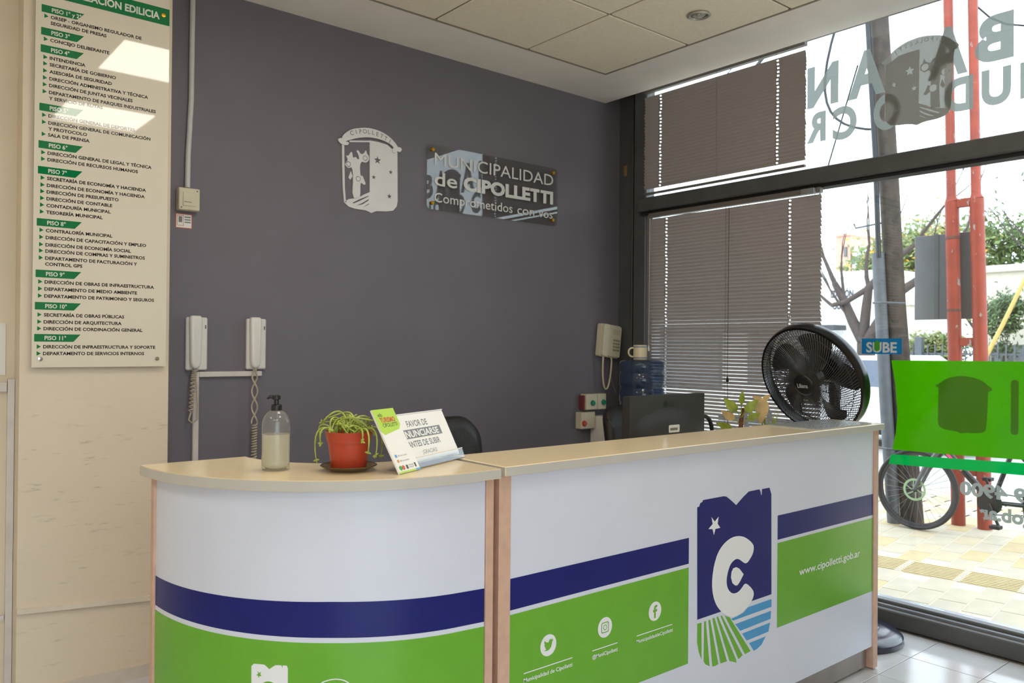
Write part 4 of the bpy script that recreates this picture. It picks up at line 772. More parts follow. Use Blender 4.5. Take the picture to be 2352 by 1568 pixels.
# ================================================================== plants by the blind, on the desk end
def leaf_mesh(base, d, up, L, w, droop=.5, n=7):
    d = Vector(d).normalized(); s_ = d.cross(Vector(up)).normalized(); u = s_.cross(d); vs = []; base = Vector(base)
    for i in range(n+1):
        t = i/n; c = base+d*L*t+u*(-droop*L*t*t); ww = w*math.sin(PI*min(1, t**.7*.97+.03))**.8*(1 if t < .98 else .1)
        vs += [c-s_*ww+u*.12*ww, c, c+s_*ww+u*.12*ww]
    return MB().add(vs, [(i*3+j, i*3+j+1, (i+1)*3+j+1, (i+1)*3+j) for i in range(n) for j in (0, 1)])
pl = thing('leafy_houseplant', 'houseplant with a thick reddish stalk and yellowing leaves beside the fan', 'plant', (-.50, -1.50, .0))
pb = Vector((-.50, -1.50, .0)); 
st_ = thing('plant_stool', 'small round stool hidden behind the counter under the houseplants', 'stool', (-.47, -1.48, 0))
MB().lathe([(.16, .76), (.16, .785), (.155, .79), (0, .79)], 28, (-.47, -1.48, 0)).build('stool_top', beech, st_, 40)
for k in range(4): a = PI/4+k*PI/2; MB().tube([(-.47+.11*math.cos(a), -1.48+.11*math.sin(a), .76), (-.47+.15*math.cos(a), -1.48+.15*math.sin(a), 0)], .014, 8).build('leg', beech, st_)
c0 = Vector((-.535, -1.50, .79))
MB().lathe([(.05, 0), (.065, .12), (.07, .125), (.066, .13), (.058, .115), (0, .11)], 24, c0).build('pot', M('grey_pot', (150, 140, 130), .6), pl, 40)
MB().tube([c0+Vector((0, 0, .11)), c0+Vector((.004, 0, .19)), c0+Vector((.012, 0, .27)), c0+Vector((.03, .0, .33))], [.014, .013, .011, .006], 10).build('stalk', stalkm, pl, 60)
RV = Vector((.55, -.835, 0)); CV = Vector((-.835, -.55, 0))      # across and towards the lobby
for k, (h, dx, dz, L, w, dr, m_) in enumerate([(.20, -1, .5, .075, .02, 1.0, leafm), (.235, -.9, 1.0, .07, .022, .8, leafp), (.27, -.5, 1.0, .085, .026, .6, leafm), (.30, .05, 1.5, .075, .015, .2, leafm), (.27, .5, 1.0, .08, .026, .6, leafm), (.24, .6, .6, .06, .02, .7, leafm)]):
    b0 = c0+Vector((.01, 0, h)); d = RV*dx+Vector((0, 0, dz))+CV*.25; e = b0+d.normalized()*.05
    MB().tube([b0, b0.lerp(e, .5)+Vector((0, 0, .006)), e], .003, 6).build('leaf_stalk', leafm, pl); leaf_mesh(e, d-Vector((0, 0, dz*.5)), CV, L, w, dr).build('leaf', m_, pl, 70)
p2 = thing('arrowhead_plant', 'small plant with a drooping pale arrow-shaped leaf in front of the fan', 'plant', (-.40, -1.57, .79))
c1 = Vector((-.405, -1.565, .79)); MB().lathe([(.04, 0), (.052, .1), (.056, .104), (.05, .104), (.046, .09), (0, .088)], 22, c1).build('pot', M('grey_pot', (150, 140, 130), .6), p2, 40)
for k in range(13):
    a = random.uniform(0, 2*PI); d = RV*random.uniform(-.02, .075)+Vector((0, 0, random.uniform(.14, .25))); MB().tube(bez(c1+Vector((math.cos(a)*.02, math.sin(a)*.02, .088)), c1+Vector((0, 0, .15))+d*.1, c1+d*.7+Vector((0, 0, .08)), c1+d+Vector((0, 0, .09)), 6), [.003, .003, .003, .0028, .0025, .002, .001], 5).build('blade', leafm, p2, 60)
e = c1+Vector((-.02, 0, .37)); MB().tube([c1+Vector((0, 0, .09)), c1+Vector((.01, 0, .2)), e], .003, 6).build('leaf_stalk', leafm, p2)
leaf_mesh(e+Vector((0, 0, .01)), RV*-.1+Vector((0, 0, -1))+CV*.3, CV, .135, .034, .12).build('leaf', leafp, p2, 70); leaf_mesh(e, RV*.4+Vector((0, 0, .35)), CV, .05, .014, .2).build('leaf', leafp, p2, 70); leaf_mesh(e, RV*-.7+Vector((0, 0, .25)), CV, .06, .014, .2).build('leaf', leafp, p2, 70)

# ================================================================== stickers and lettering on the street window
gi = lambda u, v, w: (.1172-w, u, v)            # inner face, u along y: reads from the street
go = lambda u, v, w: (.1232+w, u, v)            # outer face
gl = thing('window_lettering', 'pale mirror-reversed letters stuck across the upper window pane', 'lettering', (.123, -2.0, 2.62))
for ch, y, z, w, h in (('N', -1.675, 2.825, .19, .215), ('A', -1.938, 2.82, .207, .23), ('A', -2.348, 2.822, .19, .228), ('B', -2.552, 2.842, .172, .205), ('R', -1.601, 2.622, .118, .155), ('C', -1.782, 2.61, .14, .165), ('O', -2.02, 2.615, .145, .17), ('D', -2.374, 2.63, .135, .155), ('U', -2.541, 2.628, .13, .16), ('I', -2.6, 2.63, .02, .155)):
    Flat().text(ch, y, z, h/.70, w=w, bold=.045, res=6).build('letter', frost, gl, go)
cw = thing('window_crest', 'translucent grey town crest film on the upper window pane', 'crest', (.117, -2.115, 2.59))
KC = lambda k: [(-2.112+a*.36, 2.592+b*.463) for a, b in CREST[k]]      # mirrored when seen from inside
Flat().poly(smooth_poly(KC('outline'), 1)).build('film', frost3, cw, gi)
Flat().poly(KC('half'), *[star(-2.112+a*.36, 2.592+b*.463, r*.36*1.4) for a, b, r in CREST_STARS]).build('star_field', frost2, cw, gi, .0006)
fr2 = []
for a, b in CREST_FRUIT: x, z = -2.112+a*.36, 2.592+b*.463; fr2.append([(x+.018*math.cos(2*PI*k/20), z+.018*math.sin(2*PI*k/20)) for k in range(20)])
g = Flat(); g.poly(KC('tree'), *fr2); g.poly(KC('ground'), KC('cut1'), KC('cut2'), KC('cut3')); g.poly(KC('leaf')); g.build('fruit_tree', frost2, cw, gi, .0006)
g = Flat()
for i, ch in enumerate('CIPOLLETTI'):
    t_ = (i+.5)/10; x = -.355+t_*.70; zz = .855+.075*(1-((t_-.48)/.52)**2); g.text(ch, -2.112+x*.36, 2.592+zz*.463-.008, .032, align='C', rot=-((t_-.48)/.52)*.42)
g.build('ribbon_lettering', frost2, cw, gi, .0006)
gs = thing('green_window_film', 'bright green film sign with a dark crest on the lower window pane', 'window sign', (.117, -2.5, .9))
Flat().poly([(-1.982, 1.376), (-2.004, 1.25), (-2.016, 1.1), (-2.008, 1.0), (-1.99, .907), (-2.3, .912), (-3.3, .945), (-3.32, 1.1), (-3.3, 1.388)]).build('green_sheet', greenf, gs, gi)
Flat().poly([(-2.335+a*.242, 1.02+b*.29) for a, b in CREST['outline']]).poly(rrect(-2.582, -2.549, 1.035, 1.295, .015)).build('dark_crest', greend, gs, gi, .0006)
Flat().poly([(-1.985, .881), (-1.97, .829), (-3.3, .872), (-3.3, .935)]).build('emerald_stripe', greenb, gs, gi)
pn = thing('phone_lettering', 'pale mirror-reversed phone number and web address on the lower window pane', 'lettering', (.123, -2.5, .6))
Flat().text('479 4900', -2.322, .722, .088, w=.40, bold=.04, align='R', res=5).build('phone_number', frost, pn, go); Flat().text('cipolletti.gob.ar', -2.412, .618, .088, w=.56, bold=.04, align='R', res=5).build('web_address', frost, pn, go)
sbk = thing('sube_sticker', 'blue SUBE sticker on the window above the green film', 'sticker', (.117, -1.93, 1.41))
gr = lambda u, v, w: (.1172-w, -u, v)           # reads from inside
Flat().rect(1.821, 2.0365, 1.408, 1.491).build('blue_sheet', subeb, sbk, gr); Flat().text('SUBE', 1.846, 1.418, .075, w=.165, bold=.03).build('white_lettering', M('sticker_white', (210, 214, 214), .5), sbk, gr, .0006)
Flat().poly([(1.890, 1.43), (1.905, 1.422), (1.92, 1.43), (1.92, 1.468), (1.924, 1.468), (1.905, 1.483), (1.886, 1.468), (1.890, 1.468)]).build('green_arrow', subeg, sbk, gr, .0012)

# ================================================================== the street
pave = M('yellowish_paver', (184, 168, 140), .75, var=.08, scale=5); pave2 = M('grey_cream_paver', (180, 168, 148), .75, var=.08, scale=5); pave3 = M('ochre_paver', (186, 164, 124), .75, var=.08, scale=5)
ang = math.radians(8); ca_, sa_ = math.cos(ang), math.sin(ang)
sw = struct(MB().box(.25, 4.6, -14, 22, -.2, -.003).build('floor_sidewalk', M('paving_joint', (204, 192, 170), .9)), 'pale paved sidewalk outside the window')
pmesh = {m_: MB().bbox(-.152, .152, -.075, .075, -.008, 0, .003).mesh('paver', m_) for m_ in (pave, pave2, pave3)}
def wp(a, b): return (1.33+a*ca_-b*sa_, -1.75+a*sa_+b*ca_)      # along the paving grid: a towards the street, b along it
cnt = 0; far = {m_: MB() for m_ in pmesh}
for i in range(-4, 11):
    for j in range(-12, 36):
        a = i*.31+(.155 if j % 2 else 0); b_ = -1.3+j*.156
        x, y = wp(a, b_)
        if x < .46 or x > 4.4 or (abs(a) < .31): continue
        m_ = random.choice([pave, pave2, pave2, pave3]); vis = -3.2 < y < .2 and x < 3.2
        if vis and cnt < 290: o = link('paver', pmesh[m_], sw); o.location = (x, y, 0); o.rotation_euler = (0, 0, ang); cnt += 1
        else: far[m_].box(x-.152, x+.152, y-.075, y+.075, -.008, 0)
for m_, mb in far.items():
    if mb.v: mb.build('paver_field', m_, sw, kind='stuff')
# ribbed tactile strip
tacm = M('tactile_cream', (188, 168, 126), .7, var=.08); tacw = M('tactile_joint', (208, 196, 172), .8)
ts = MB().box(-.165, .165, -.155, .155, -.008, 0)
for k in range(8): ts.bbox(-.15+k*.0395, -.128+k*.0395, -.15, .15, 0, .004, .0015)
tme = ts.mesh('tactile_tile', tacm); jm = MB()
for k in range(9): jm.bbox(-.16+k*.037, -.135+k*.037, -.02, .02, 0, .006, .002)
jme = jm.mesh('tactile_ridge', tacw)
for j in range(-5, 8):
    x, y = wp(0, -1.3+.32+j*.345); o = link('tactile_tile', tme, sw); o.location = (x, y, 0); o.rotation_euler = (0, 0, ang)
    x, y = wp(0, -1.3+.32+j*.345+.1725); o = link('tactile_ridge', jme, sw); o.location = (x, y, -.003); o.rotation_euler = (0, 0, ang)
struct(MB().box(4.6, 4.75, -14, 30, -.2, .0).build('trim_5', M('kerb_concrete', (175, 172, 165), .9)), 'concrete kerb along the sidewalk')
struct(MB().box(4.75, 11.5, -20, 40, -.3, -.14).build('floor_street', M('pale_asphalt', (165, 164, 162), .9, var=.08, scale=2)), 'pale street surface'); struct(MB().box(11.5, 40, -20, 60, -.3, .0).build('floor_far_sidewalk', M('far_paving', (170, 165, 155), .9)), 'far sidewalk')

# utility pole with conduit
up = thing('utility_pole', 'weathered wooden utility pole leaning slightly outside the window', 'pole', (2.66, -.97, 0))
woodm = M('weathered_wood', (66, 57, 52), .85, var=.3, scale=14, bump=.4, bscale=40)
MB().tube([(2.66, -.97, -.0), (2.66, -.885, 1.0), (2.66, -.82, 1.8), (2.66, -.76, 2.84), (2.66, -.67, 4.2), (2.66, -.545, 6.6)], [.088, .084, .080, .078, .075, .07], 18).build('timber', woodm, up, 60)
galv = M('galvanised_pipe', (88, 92, 98), .6, metal=.1, var=.12)
MB().tube([(2.562, -.862, .0), (2.562, -.79, 1.0), (2.565, -.715, 2.24)], .05, 16).build('conduit', galv, up, 60)
MB().tube([(2.535, -.735, 2.2), (2.545, -.70, 3.0), (2.545, -.60, 4.6), (2.55, -.5, 6.2)], .022, 10).build('cable_run', M('dark_blue_cable', (30, 33, 40), .5), up, 60)
for z in (.62, 1.82): MB().tube([(2.475, -.72-.055*(1.82-z)/1.2, z), (2.45, -.80-.055*(1.82-z)/1.2, z), (2.53, -.96-.055*(1.82-z)/1.2, z-.01)], .009, 8).build('strap', galv, up)
for z, y in ((2.5, -.72), (1.52, -.775)): MB().tube([(2.60, y, z), (2.60, y+.22, z-.02), (2.60, y+.235, z+.02)], .008, 6).build('step_bolt', galv, up)
def wire_(pts, r=.006): return tag(MB().tube(pts, r, 6).build('overhead_cable', M('street_cable', (36, 40, 46), .6)), None, 'cable')
wl = [('thick grey cable sloping up to the utility pole', [(2.6, -.62, 5.2), (4.0, 1.2, 4.9), (6.5, 4.5, 4.6)], .022), ('thin cable beside the thick one at the pole top', [(2.6, -.6, 5.35), (4.0, 1.3, 5.15), (6.5, 4.6, 4.95)], .008), ('slack black cable looping beside the pole', bez((2.6, -.62, 5.0), (2.62, .0, 3.8), (2.6, -.1, 3.4), (2.62, -.70, 3.3), 14), .012), ('stay wire running down left of the pole', [(2.62, -.5, 3.9), (2.9, .0, 2.9), (3.3, .6, 1.6)], .008), ('drooping cable right of the orange posts', bez((2.9, -1.05, 5.2), (3.1, -1.2, 3.9), (3.3, -1.5, 3.9), (3.4, -2.6, 4.3), 12), .008), ('thin cable crossing above the green film', [(6, -3.2, 3.9), (6, 1, 3.62), (6, 5, 3.5)], .008)]
for lab, pts, r in wl: o = wire_(pts, r); o['label'] = lab; o['group'] = 'overhead cables in the street'

# orange twin posts with the back of a sign
op = thing('orange_sign_frame', 'orange-red twin tube sign posts with peeling paint outside the window', 'sign post', (2.92, -1.32, 0))
om = M('peeling_orange_paint', (142, 52, 32), .55, var=.16, scale=10)
def chips(m):
    nt = m.node_tree; b_ = nt.nodes['Principled BSDF']; old = b_.inputs['Base Color'].links[0].from_socket; tc = nt.nodes.new('ShaderNodeTexCoord'); mp = nt.nodes.new('ShaderNodeMapping'); mp.inputs['Scale'].default_value = (16, 16, 8)
    nz = nt.nodes.new('ShaderNodeTexNoise'); nz.inputs['Scale'].default_value = 1.5; nz.inputs['Detail'].default_value = 4; r = nt.nodes.new('ShaderNodeValToRGB'); r.color_ramp.elements[0].position = .66; r.color_ramp.elements[1].position = .70; mx = nt.nodes.new('ShaderNodeMixRGB'); mx.inputs[2].default_value = (.28, .24, .22, 1)
    L = nt.links.new; L(tc.outputs['Object'], mp.inputs[0]); L(mp.outputs[0], nz.inputs['Vector']); L(nz.outputs['Fac'], r.inputs[0]); L(r.outputs[0], mx.inputs[0]); L(old, mx.inputs[1]); L(mx.outputs[0], b_.inputs['Base Color'])
chips(om)
for yb_, yt in ((-1.225, -1.16), (-1.425, -1.35)):
    MB().tube([(2.92, yb_, 0), (2.92, yt, 2.66)], .053, 18).build('post', om, op, 60); MB().tube([(2.92, yt, 2.66), (2.92, yt+.005, 2.7), (2.92, yt+.04, 4.4), (2.92, yt+.08, 6.5)], [.053, .037, .037, .037], 16).build('upper_tube', om, op, 60)
for z in (2.64, 1.5, .45): y0 = -1.225+.065*z/2.66; y1 = -1.425+.075*z/2.66; MB().bbox(2.895, 2.945, y1+.045, y0-.045, z-.035, z+.035, .004).build('cross_bar', om, op)
for z in (2.36, 1.76): MB().lathe([(.056, -.012), (.056, .012)], 18, (2.92, -1.225+.065*z/2.66, z)).build('clamp', M('rusty_clamp', (96, 60, 50), .7), op)
pan = thing('street_sign_back', 'grey metal sign panel seen from behind, clamped to the orange posts', 'sign', (3.01, -1.05, 1.69))
MB().bbox(2.99, 3.01, -1.30, -.83, 1.69, 2.41, .004).build('sheet', M('grey_panel_back', (92, 94, 97), .5), pan); MB().box(2.985, 2.9895, -1.03, -.995, 1.69, 2.41).build('stiffener', M('grey_panel_rib', (84, 86, 89), .5), pan)

# bicycle leaning by the posts
bk = thing('bicycle', 'black mountain bicycle parked by the orange posts', 'bicycle', (2.46, -1.65, 0))
bxx = 2.46; tyre = M('tyre_rubber', (36, 37, 40), .7); rimm = M('wheel_rim', (50, 50, 54), .4); spk = M('spoke_steel', (120, 122, 126), .4, metal=.6); bfr = M('bike_frame_black', (26, 26, 30), .3); pink = M('bike_pink_decal', (222, 70, 130), .4); mint = M('disc_rotor_green', (150, 176, 140), .35, metal=.4)
def wheel(c):
    AY = Matrix(((0, 0, 1), (1, 0, 0), (0, 1, 0)))       # axle along x
    c = Vector(c); w = MB().lathe([(.288, -.012), (.292, -.023), (.306, -.026), (.318, -.012), (.32, 0), (.318, .012), (.306, .026), (.292, .023), (.288, .012), (.288, -.012)], 56, c, AY).build('tyre', tyre, bk, 60)
    MB().lathe([(.287, -.011), (.272, -.009), (.272, .009), (.287, .011), (.287, -.011)], 56, c, AY).build('rim', rimm, bk, 60)
    s_ = MB()
    for k in range(32):
        a = 2*PI*k/32; a2 = a+(.5 if k % 2 else -.5); x = .025 if k % 4 < 2 else -.025; s_.tube([c+Vector((x, .022*math.cos(a2), .022*math.sin(a2))), c+Vector((0, .272*math.cos(a), .272*math.sin(a)))], .0014, 4, cap=False)
    s_.build('spokes', spk, bk); MB().lathe([(.012, -.05), (.022, -.028), (.014, -.02), (.014, .02), (.022, .028), (.012, .05)], 16, c, AY).build('hub', bfr, bk, 40)
    rt = Flat(); rt.poly(*[[(r*math.cos(2*PI*k/48), r*math.sin(2*PI*k/48)) for k in range(48)] for r in (.088, .07)])
    for k in range(6): a = 2*PI*k/6; rt.line((.02*math.cos(a), .02*math.sin(a)), (.072*math.cos(a+.4), .072*math.sin(a+.4)), .008)
    rt.build('disc_rotor', mint, bk, lambda u, v, w: (c.x-.038-w, c.y+u, c.z+v))
fw = (bxx, -1.09, .322); rw = (bxx, -2.16, .322); wheel(fw); wheel(rw)
hd1, hd0 = Vector((bxx, -1.36, .80)), Vector((bxx, -1.30, .66)); bb = Vector((bxx, -1.64, .30)); stp = Vector((bxx, -1.79, .74)); sp_ = Vector((bxx, -1.82, .86))
def tb_(name, pts, r, m_=bfr, par=bk): return MB().tube(pts, r, 12).build(name, m_, par, 60)
tb_('head_tube', [hd1, hd0], .024); tb_('top_tube', [hd1+Vector((0, -.01, -.04)), stp], .019); dtb = tb_('down_tube', [hd0, bb], .026); tb_('seat_tube', [bb, stp], .018); tb_('seat_post', [stp, sp_], .014)
for x in (-.05, .05):
    tb_('fork_leg', [hd0+Vector((x, .03, -.02)), Vector((bxx+x, -1.17, .5)), Vector((bxx+x, -1.09, .322))], [.019, .018, .012], M('fork_grey', (96, 98, 102), .35, metal=.4)); tb_('chain_stay', [bb+Vector((x*.6, 0, 0)), Vector((bxx+x, -2.16, .322))], .011); tb_('seat_stay', [stp+Vector((x*.5, 0, -.03)), Vector((bxx+x, -2.16, .322))], .009)
tb_('fork_crown', [hd0+Vector((-.055, .03, -.02)), hd0+Vector((.055, .03, -.02))], .02); tb_('handlebar', [hd1+Vector((-.32, .0, .07)), hd1+Vector((-.1, .03, .04)), hd1+Vector((.1, .03, .04)), hd1+Vector((.32, 0, .07))], .013); tb_('stem', [hd1, hd1+Vector((0, .03, .04))], .016)
for x in (-.27, .27): tb_('grip', [hd1+Vector((x, .003, .066)), hd1+Vector((x*1.2, -.002, .071))], .017, blkm)
MB().prism([(.07, 0), (.06, .12), (.02, .26), (-.02, .26), (-.06, .12), (-.07, 0)], lambda u, v, w: (bxx+u, -1.90+v, .86+w), 0, .045).build('saddle', blkm, bk, 50)
AYm = Matrix(((0, 0, 1), (1, 0, 0), (0, 1, 0)))
MB().lathe([(.085, -.004), (.085, .004)], 28, bb+Vector((-.05, 0, 0)), AYm).build('chainring', blkm, bk); tb_('crank_arm', [bb+Vector((-.065, 0, 0)), bb+Vector((-.075, -.07, -.155))], .011); tb_('crank_arm', [bb+Vector((.065, 0, 0)), bb+Vector((.075, .07, .155))], .011)
MB().bbox(bxx-.15, bxx-.08, -1.74, -1.67, .13, .155, .003).build('pedal', blkm, bk); MB().bbox(bxx+.08, bxx+.15, -1.60, -1.54, .44, .465, .003).build('pedal', blkm, bk)
dd = (bb-hd0).normalized(); du = Vector((0, -dd.z, dd.y)); du = -du if du.z < 0 else du
Flat().rect(.04, .20, -.012, .012).build('pink_decal', pink, dtb, lambda u, v, w: hd0+dd*u+du*v+Vector((-.0262-w, 0, 0)))
MB().tube([bb+Vector((-.05, 0, .085)), Vector((bxx-.05, -2.16, .36)), Vector((bxx-.05, -2.16, .285)), bb+Vector((-.05, 0, -.085))], .004, 5).build('chain', blkm, bk)

# white car parked across the street
car = thing('parked_car', 'white car parked across the street behind the fan', 'car', (9.2, 3.3, -.14))
cmx = M('white_car_paint', (236, 236, 238), .2, coat=.6); cgl = M('car_window_glass', (96, 104, 122), .08)
side = [(-2.1, .22), (-2.15, .55), (-2.05, .85), (-1.15, .98), (-.45, 1.45), (1.05, 1.48), (1.75, 1.0), (2.1, .92), (2.15, .5), (2.1, .22)]
Yc = 2.9
def carp(u, v, w): return (8.35+w, Yc-u, v-.14)
MB().prism(side, carp, 0, 1.65).build('body', cmx, car)
for a, b_ in (([(-.95, .98), (-.42, 1.38), (.1, 1.40), (.1, .98)], 0), ([(.18, .98), (.18, 1.40), (.95, 1.40), (1.2, .98)], 0)): Flat().poly(a).build('side_window', cgl, car, lambda u, v, w: carp(u, v, -.004))
for u in (-1.35, 1.35):
    for w in (-.012, 1.5): wb_ = MB().lathe([(.31, 0), (.33, .03), (.33, .14), (.31, .165)], 24, (8.35+w, Yc-u, .17), AYm).build('wheel', tyre, car, 40); MB().lathe([(.2, -.006), (.2, .0)], 20, (8.35+w, Yc-u, .17), AYm).build('hubcap', alu, wb_)
MB().prism([(-2.17, .24), (2.17, .24), (2.17, .36), (-2.17, .36)], carp, -.02, 1.67).build('lower_trim', blkm, car)
for u in (-2.155, 2.145): MB().bbox(8.5, 8.75, Yc-u-.01, Yc-u+.01, .5, .62, .004).bbox(9.55, 9.8, Yc-u-.01, Yc-u+.01, .5, .62, .004).build('lamp_cluster', M('lamp_lens', (200, 150, 140), .2), car)

# buildings
def building(name, label, x0, x1, y0, y1, z1, mat, wins=(), cat='building', band_=None):
    t = thing(name, label, cat, ((x0+x1)/2, (y0+y1)/2, 0)); MB().box(x0, x1, y0, y1, 0, z1).build('wall', mat, t)
    MB().box(x0-.12, x1, y0-.05, y1+.05, z1, z1+.14).build('parapet', mat, t)
    for (a, b_, c, d) in wins:
        w = MB().box(x0-.05, x0-.002, a, b_, c, d).build('window_frame', M('dark_window_frame', (90, 90, 92), .5), t); MB().box(x0-.07, x0-.052, a+.06, b_-.06, c+.06, d-.06).build('pane', M('far_window_glass', (110, 114, 118), .1), w)
    return t
wb = building('white_building', 'low white building across the street with dark lettering', 16, 20, 5.5, 16, 3.3, M('bright_white_render', (232, 232, 230), .8), [(7.6, 9.6, 0.2, 1.9), (10.5, 13, .2, 1.9)])
MB().bbox(15.3, 15.9, 6.6, 14, 1.92, 2.05, .01).build('awning', M('dark_awning', (70, 72, 76), .7), wb)
bl = M('dark_sign_letters', (60, 62, 72), .6); Flat().text('IZACIÓN', -7.08, 2.79, .26, w=.62, bold=.03).text('OUDIO', -7.03, 2.48, .26, w=.5, bold=.03).build('facade_lettering', bl, wb, lambda u, v, w: (15.98-w, -u, v))
building('beige_house', 'beige house wall across the street on the right', 14.8, 20, -8, 3.0, 3.1, M('beige_render', (214, 206, 188), .85), [(-1.5, 1.2, .3, 1.55), (1.6, 2.75, .3, 1.55)])
building('gate_pier', 'pale wall pier beside the garden fence', 14.6, 15.0, 4.4, 5.1, 2.45, M('pale_pier', (222, 216, 202), .85), cat='pier')
tw_ = building('pink_tower', 'distant pink apartment block above the white building', 44, 52, 21.2, 22.15, 8.5, M('pink_brick', (206, 160, 142), .8), [(21.4, 21.6, 7.2, 7.8)]); building('pale_tower', 'distant pale apartment block with small dark windows beside the pink one', 44, 52, 20.3, 21.08, 7.6, M('pale_concrete', (214, 214, 216), .8), [(20.55, 20.8, 6.7, 7.2), (20.9, 21.1, 6.7, 7.2)])
fe = thing('garden_fence', 'grey metal bar fence in front of the beige house', 'fence', (13.4, 1.5, 0)); fm = M('fence_paint', (92, 96, 104), .5)
for z in (.55, 1.15, 1.35): MB().bbox(13.38, 13.42, -2.2, 4.9, z-.02, z+.02, .004).build('rail', fm, fe)
bar_me = MB().bbox(-.012, .012, -.012, .012, 0, 1.55, .003).mesh('bar', fm)
for k in range(48): o = link('bar', bar_me, fe); o.matrix_parent_inverse = Matrix.Translation(-Vector(fe.location)); o.location = (13.36, -2.15+k*.148, 0)
for y in (3.65, .7): MB().bbox(13.3, 13.45, y-.07, y+.07, 0, 1.7, .006).build('fence_post', fm, fe)

# trees
bark = M('grey_bark', (74, 64, 60), .9, var=.2, scale=18); lf_y = M('yellow_autumn_leaf', (200, 150, 30), .6, var=.2); lf_g = M('mid_green_leaf', (92, 114, 58), .6, var=.3, scale=6); lf_d = M('dark_green_leaf', (66, 88, 54), .6, var=.3, scale=6); lf_o = M('olive_leaf', (118, 122, 66), .6, var=.3, scale=6)
def grow(rg, mb, p, d, L, r, depth, tips, spread=.55, up=.12):
    n = 4; pts = [p]; rad = [r]; q = Vector(p); dd_ = Vector(d)
    for i in range(n):
        dd_ = (dd_+Vector((rg.uniform(-.16, .16), rg.uniform(-.16, .16), rg.uniform(-.06, .16)))).normalized(); q = q+dd_*L/n; pts.append(q.copy()); rad.append(r*(1-.40*(i+1)/n))
    mb.tube(pts, rad, 7 if r > .03 else 4, cap=r > .03)
    if depth == 0 or r < .004: tips.append((q, dd_)); return
    for k in range(rg.choice([2, 2, 3])):
        ax_ = Vector((rg.uniform(-1, 1), rg.uniform(-1, 1), rg.uniform(-.3, .6))); nd = (dd_+ax_*spread+Vector((0, 0, up))).normalized(); grow(rg, mb, q, nd, L*rg.uniform(.66, .86), rad[-1]*rg.uniform(.62, .8), depth-1, tips, spread, up)
    tips.append((q, dd_))
def leaves(rg, tips, n, size, sd):
    mb = MB()
    for p_, d_ in tips:
        for k in range(n):
            c = p_+Vector((rg.gauss(0, sd), rg.gauss(0, sd), rg.gauss(0, sd*.8))); a = Vector((rg.uniform(-1, 1), rg.uniform(-1, 1), rg.uniform(-1, 1))).normalized(); b_ = a.orthogonal().normalized(); s_ = size*rg.uniform(.6, 1.3)
            mb.add([c-a*s_, c+b_*s_*.45, c+a*s_, c-b_*s_*.45], [(0, 1, 2, 3)])
    return mb
def tree(name, label, base, starts, depth, leafset, seed, spread=.55):
    rg = random.Random(seed); t = thing(name, label, 'tree', base, group='street trees'); mb = MB(); tips = []
    for p_, d_, L, r in starts: grow(rg, mb, Vector(p_), Vector(d_).normalized(), L, r, depth, tips, spread)
    mb.build('branches', bark, t, 60)
    for m_, n, s_, sd, frac in leafset: leaves(rg, [q for q in tips if rg.random() < frac], n, s_, sd).build('foliage', m_, t, kind='stuff')
    return t
B = Vector((11.0, 3.62, 0))
t1 = thing('bare_street_tree', 'nearly bare forked street tree with a few yellow leaves', 'tree', B, group='street trees'); mb = MB(); tips = []; rg = random.Random(11)
def lat(dy, z, dx=0): return Vector((B.x+dx, B.y-dy, z))       # dy: to the right in the street view
mb.tube([B, lat(.02, .8), lat(.0, 1.55)], [.2, .17, .16], 12)
mb.tube([lat(0, 1.5), lat(-.25, 1.95), lat(-.5, 2.4, .1), lat(-.75, 2.75, .2)], [.12, .10, .085, .06], 9); mb.tube([lat(0, 1.5), lat(.3, 2.0), lat(.55, 2.45), lat(.9, 2.7, .1), lat(1.25, 2.95, .1)], [.13, .115, .095, .07, .05], 9); mb.tube([lat(-.05, 1.7), lat(.0, 2.2), lat(.1, 2.6, -.1), lat(.55, 3.05, -.1), lat(.95, 3.4)], [.10, .09, .08, .06, .04], 9); mb.tube([lat(.1, 2.6, -.1), lat(-.35, 2.35, -.1), lat(-.7, 2.3)], [.06, .05, .04], 8)
for s0, d0, L, r in ((lat(-.75, 2.75, .2), (0, .5, 1), .8, .05), (lat(-.7, 2.3), (0, .9, .7), .7, .035), (lat(-.5, 2.4, .1), (.1, .05, 1), .8, .035), (lat(.1, 2.6, -.1), (0, .1, 1), .85, .045), (lat(.95, 3.4), (0, -.5, 1), .8, .036), (lat(1.25, 2.95, .1), (0, -.8, .7), .8, .042), (lat(.55, 3.05, -.1), (0, .25, 1), .7, .03), (lat(.9, 2.7, .1), (.2, -.2, 1), .6, .028), (lat(-.25, 1.95), (0, .6, .9), .8, .035)): grow(rg, mb, s0, Vector(d0).normalized(), L, r, 3, tips, .42, .2)
mb.build('branches', bark, t1, 60); leaves(rg, [q for q in tips if rg.random() < .35], 3, .035, .06).build('foliage', lf_y, t1, kind='stuff')
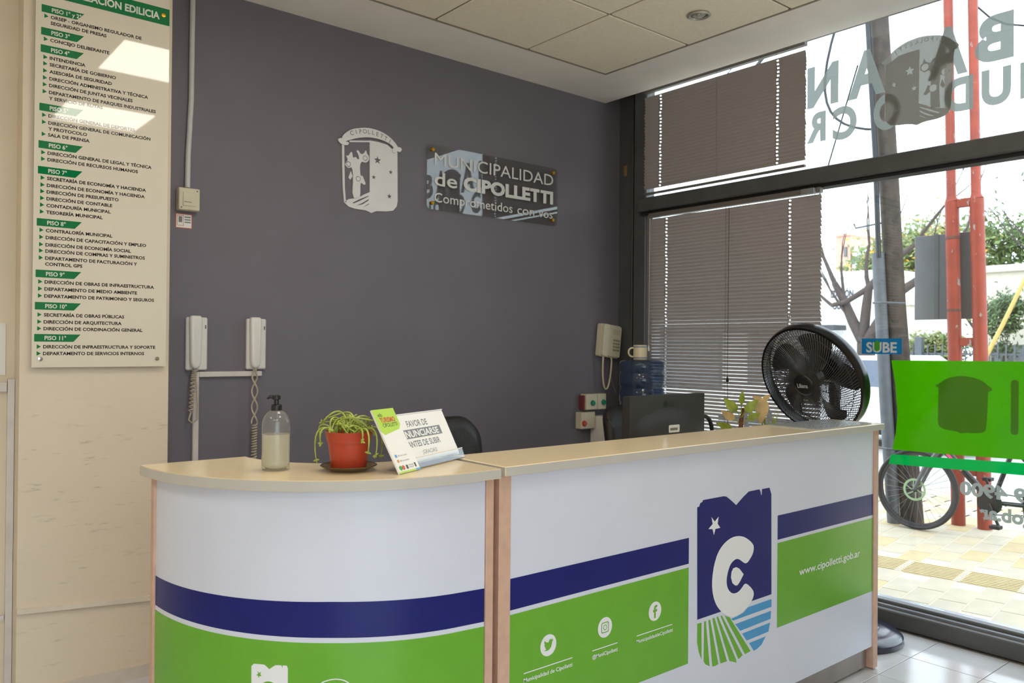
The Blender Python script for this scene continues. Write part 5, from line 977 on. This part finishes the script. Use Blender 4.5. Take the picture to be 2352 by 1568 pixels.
B2 = Vector((23.2, 7.6, 0)); tree('leafy_street_tree', 'green and yellow tree behind the grey sign panel', B2, [(B2, (0, .15, 1), 1.8, .13), (B2+Vector((.3, -.4, 0)), (0, -.25, 1), 1.7, .11), (B2+Vector((.4, .4, 0)), (.1, .35, 1), 1.7, .1)], 4, [(lf_g, 30, .12, .45, 1), (lf_y, 12, .09, .5, .8), (lf_o, 30, .11, .45, 1)], 5, .6)
B3 = Vector((14.1, 3.7, 0)); t3 = tree('garden_shrub', 'bushy yellow-green garden shrub behind the fence', B3, [(B3+Vector((0, d_, 0)), (0, d_*.2, 1), .55, .03) for d_ in (-.22, 0, .22)], 3, [(lf_o, 40, .06, .12, 1), (lf_g, 16, .06, .13, 1)], 8, .35)
B4 = Vector((14.0, 2.35, 0)); tree('conifer_shrub', 'dense dark green shrub against the beige house', B4, [(B4+Vector((0, d_, 0)), (0, d_*.1, 1), .85, .03) for d_ in (-.1, .1)], 3, [(lf_d, 46, .055, .11, 1), (lf_g, 16, .055, .12, 1)], 12, .32)
B5 = Vector((9.5, -.75, 0)); tree('overhanging_tree', 'bare twiggy branches reaching in from the right above the green film', B5, [(B5, (0, .0, 1), 2.3, .12), (B5+Vector((0, .03, 2.2)), (0, .9, .45), .9, .045), (B5+Vector((0, .03, 2.3)), (0, .7, .9), 1.0, .03)], 4, [(lf_d, 2, .05, .2, .25)], 21, .5)
B6 = Vector((31.0, 9.2, 0)); tree('far_green_tree', 'distant green tree rising behind the orange posts', B6, [(B6, (0, 0, 1), 2.0, .16), (B6+Vector((0, -1.5, 0)), (0, -.2, 1), 1.9, .14)], 4, [(lf_g, 40, .15, .5, 1)], 31, .6)
tag(MB().tube([(12.8, 2.75, 0), (12.8, 2.2, 1.2), (12.8, 1.85, 1.95), (12.8, 1.3, 3.2)], [.045, .042, .04, .035], 8).build('leaning_cane', M('bamboo_yellow', (206, 172, 100), .6, var=.1), smooth=60), 'yellow cane leaning diagonally right of the orange posts', 'cane')
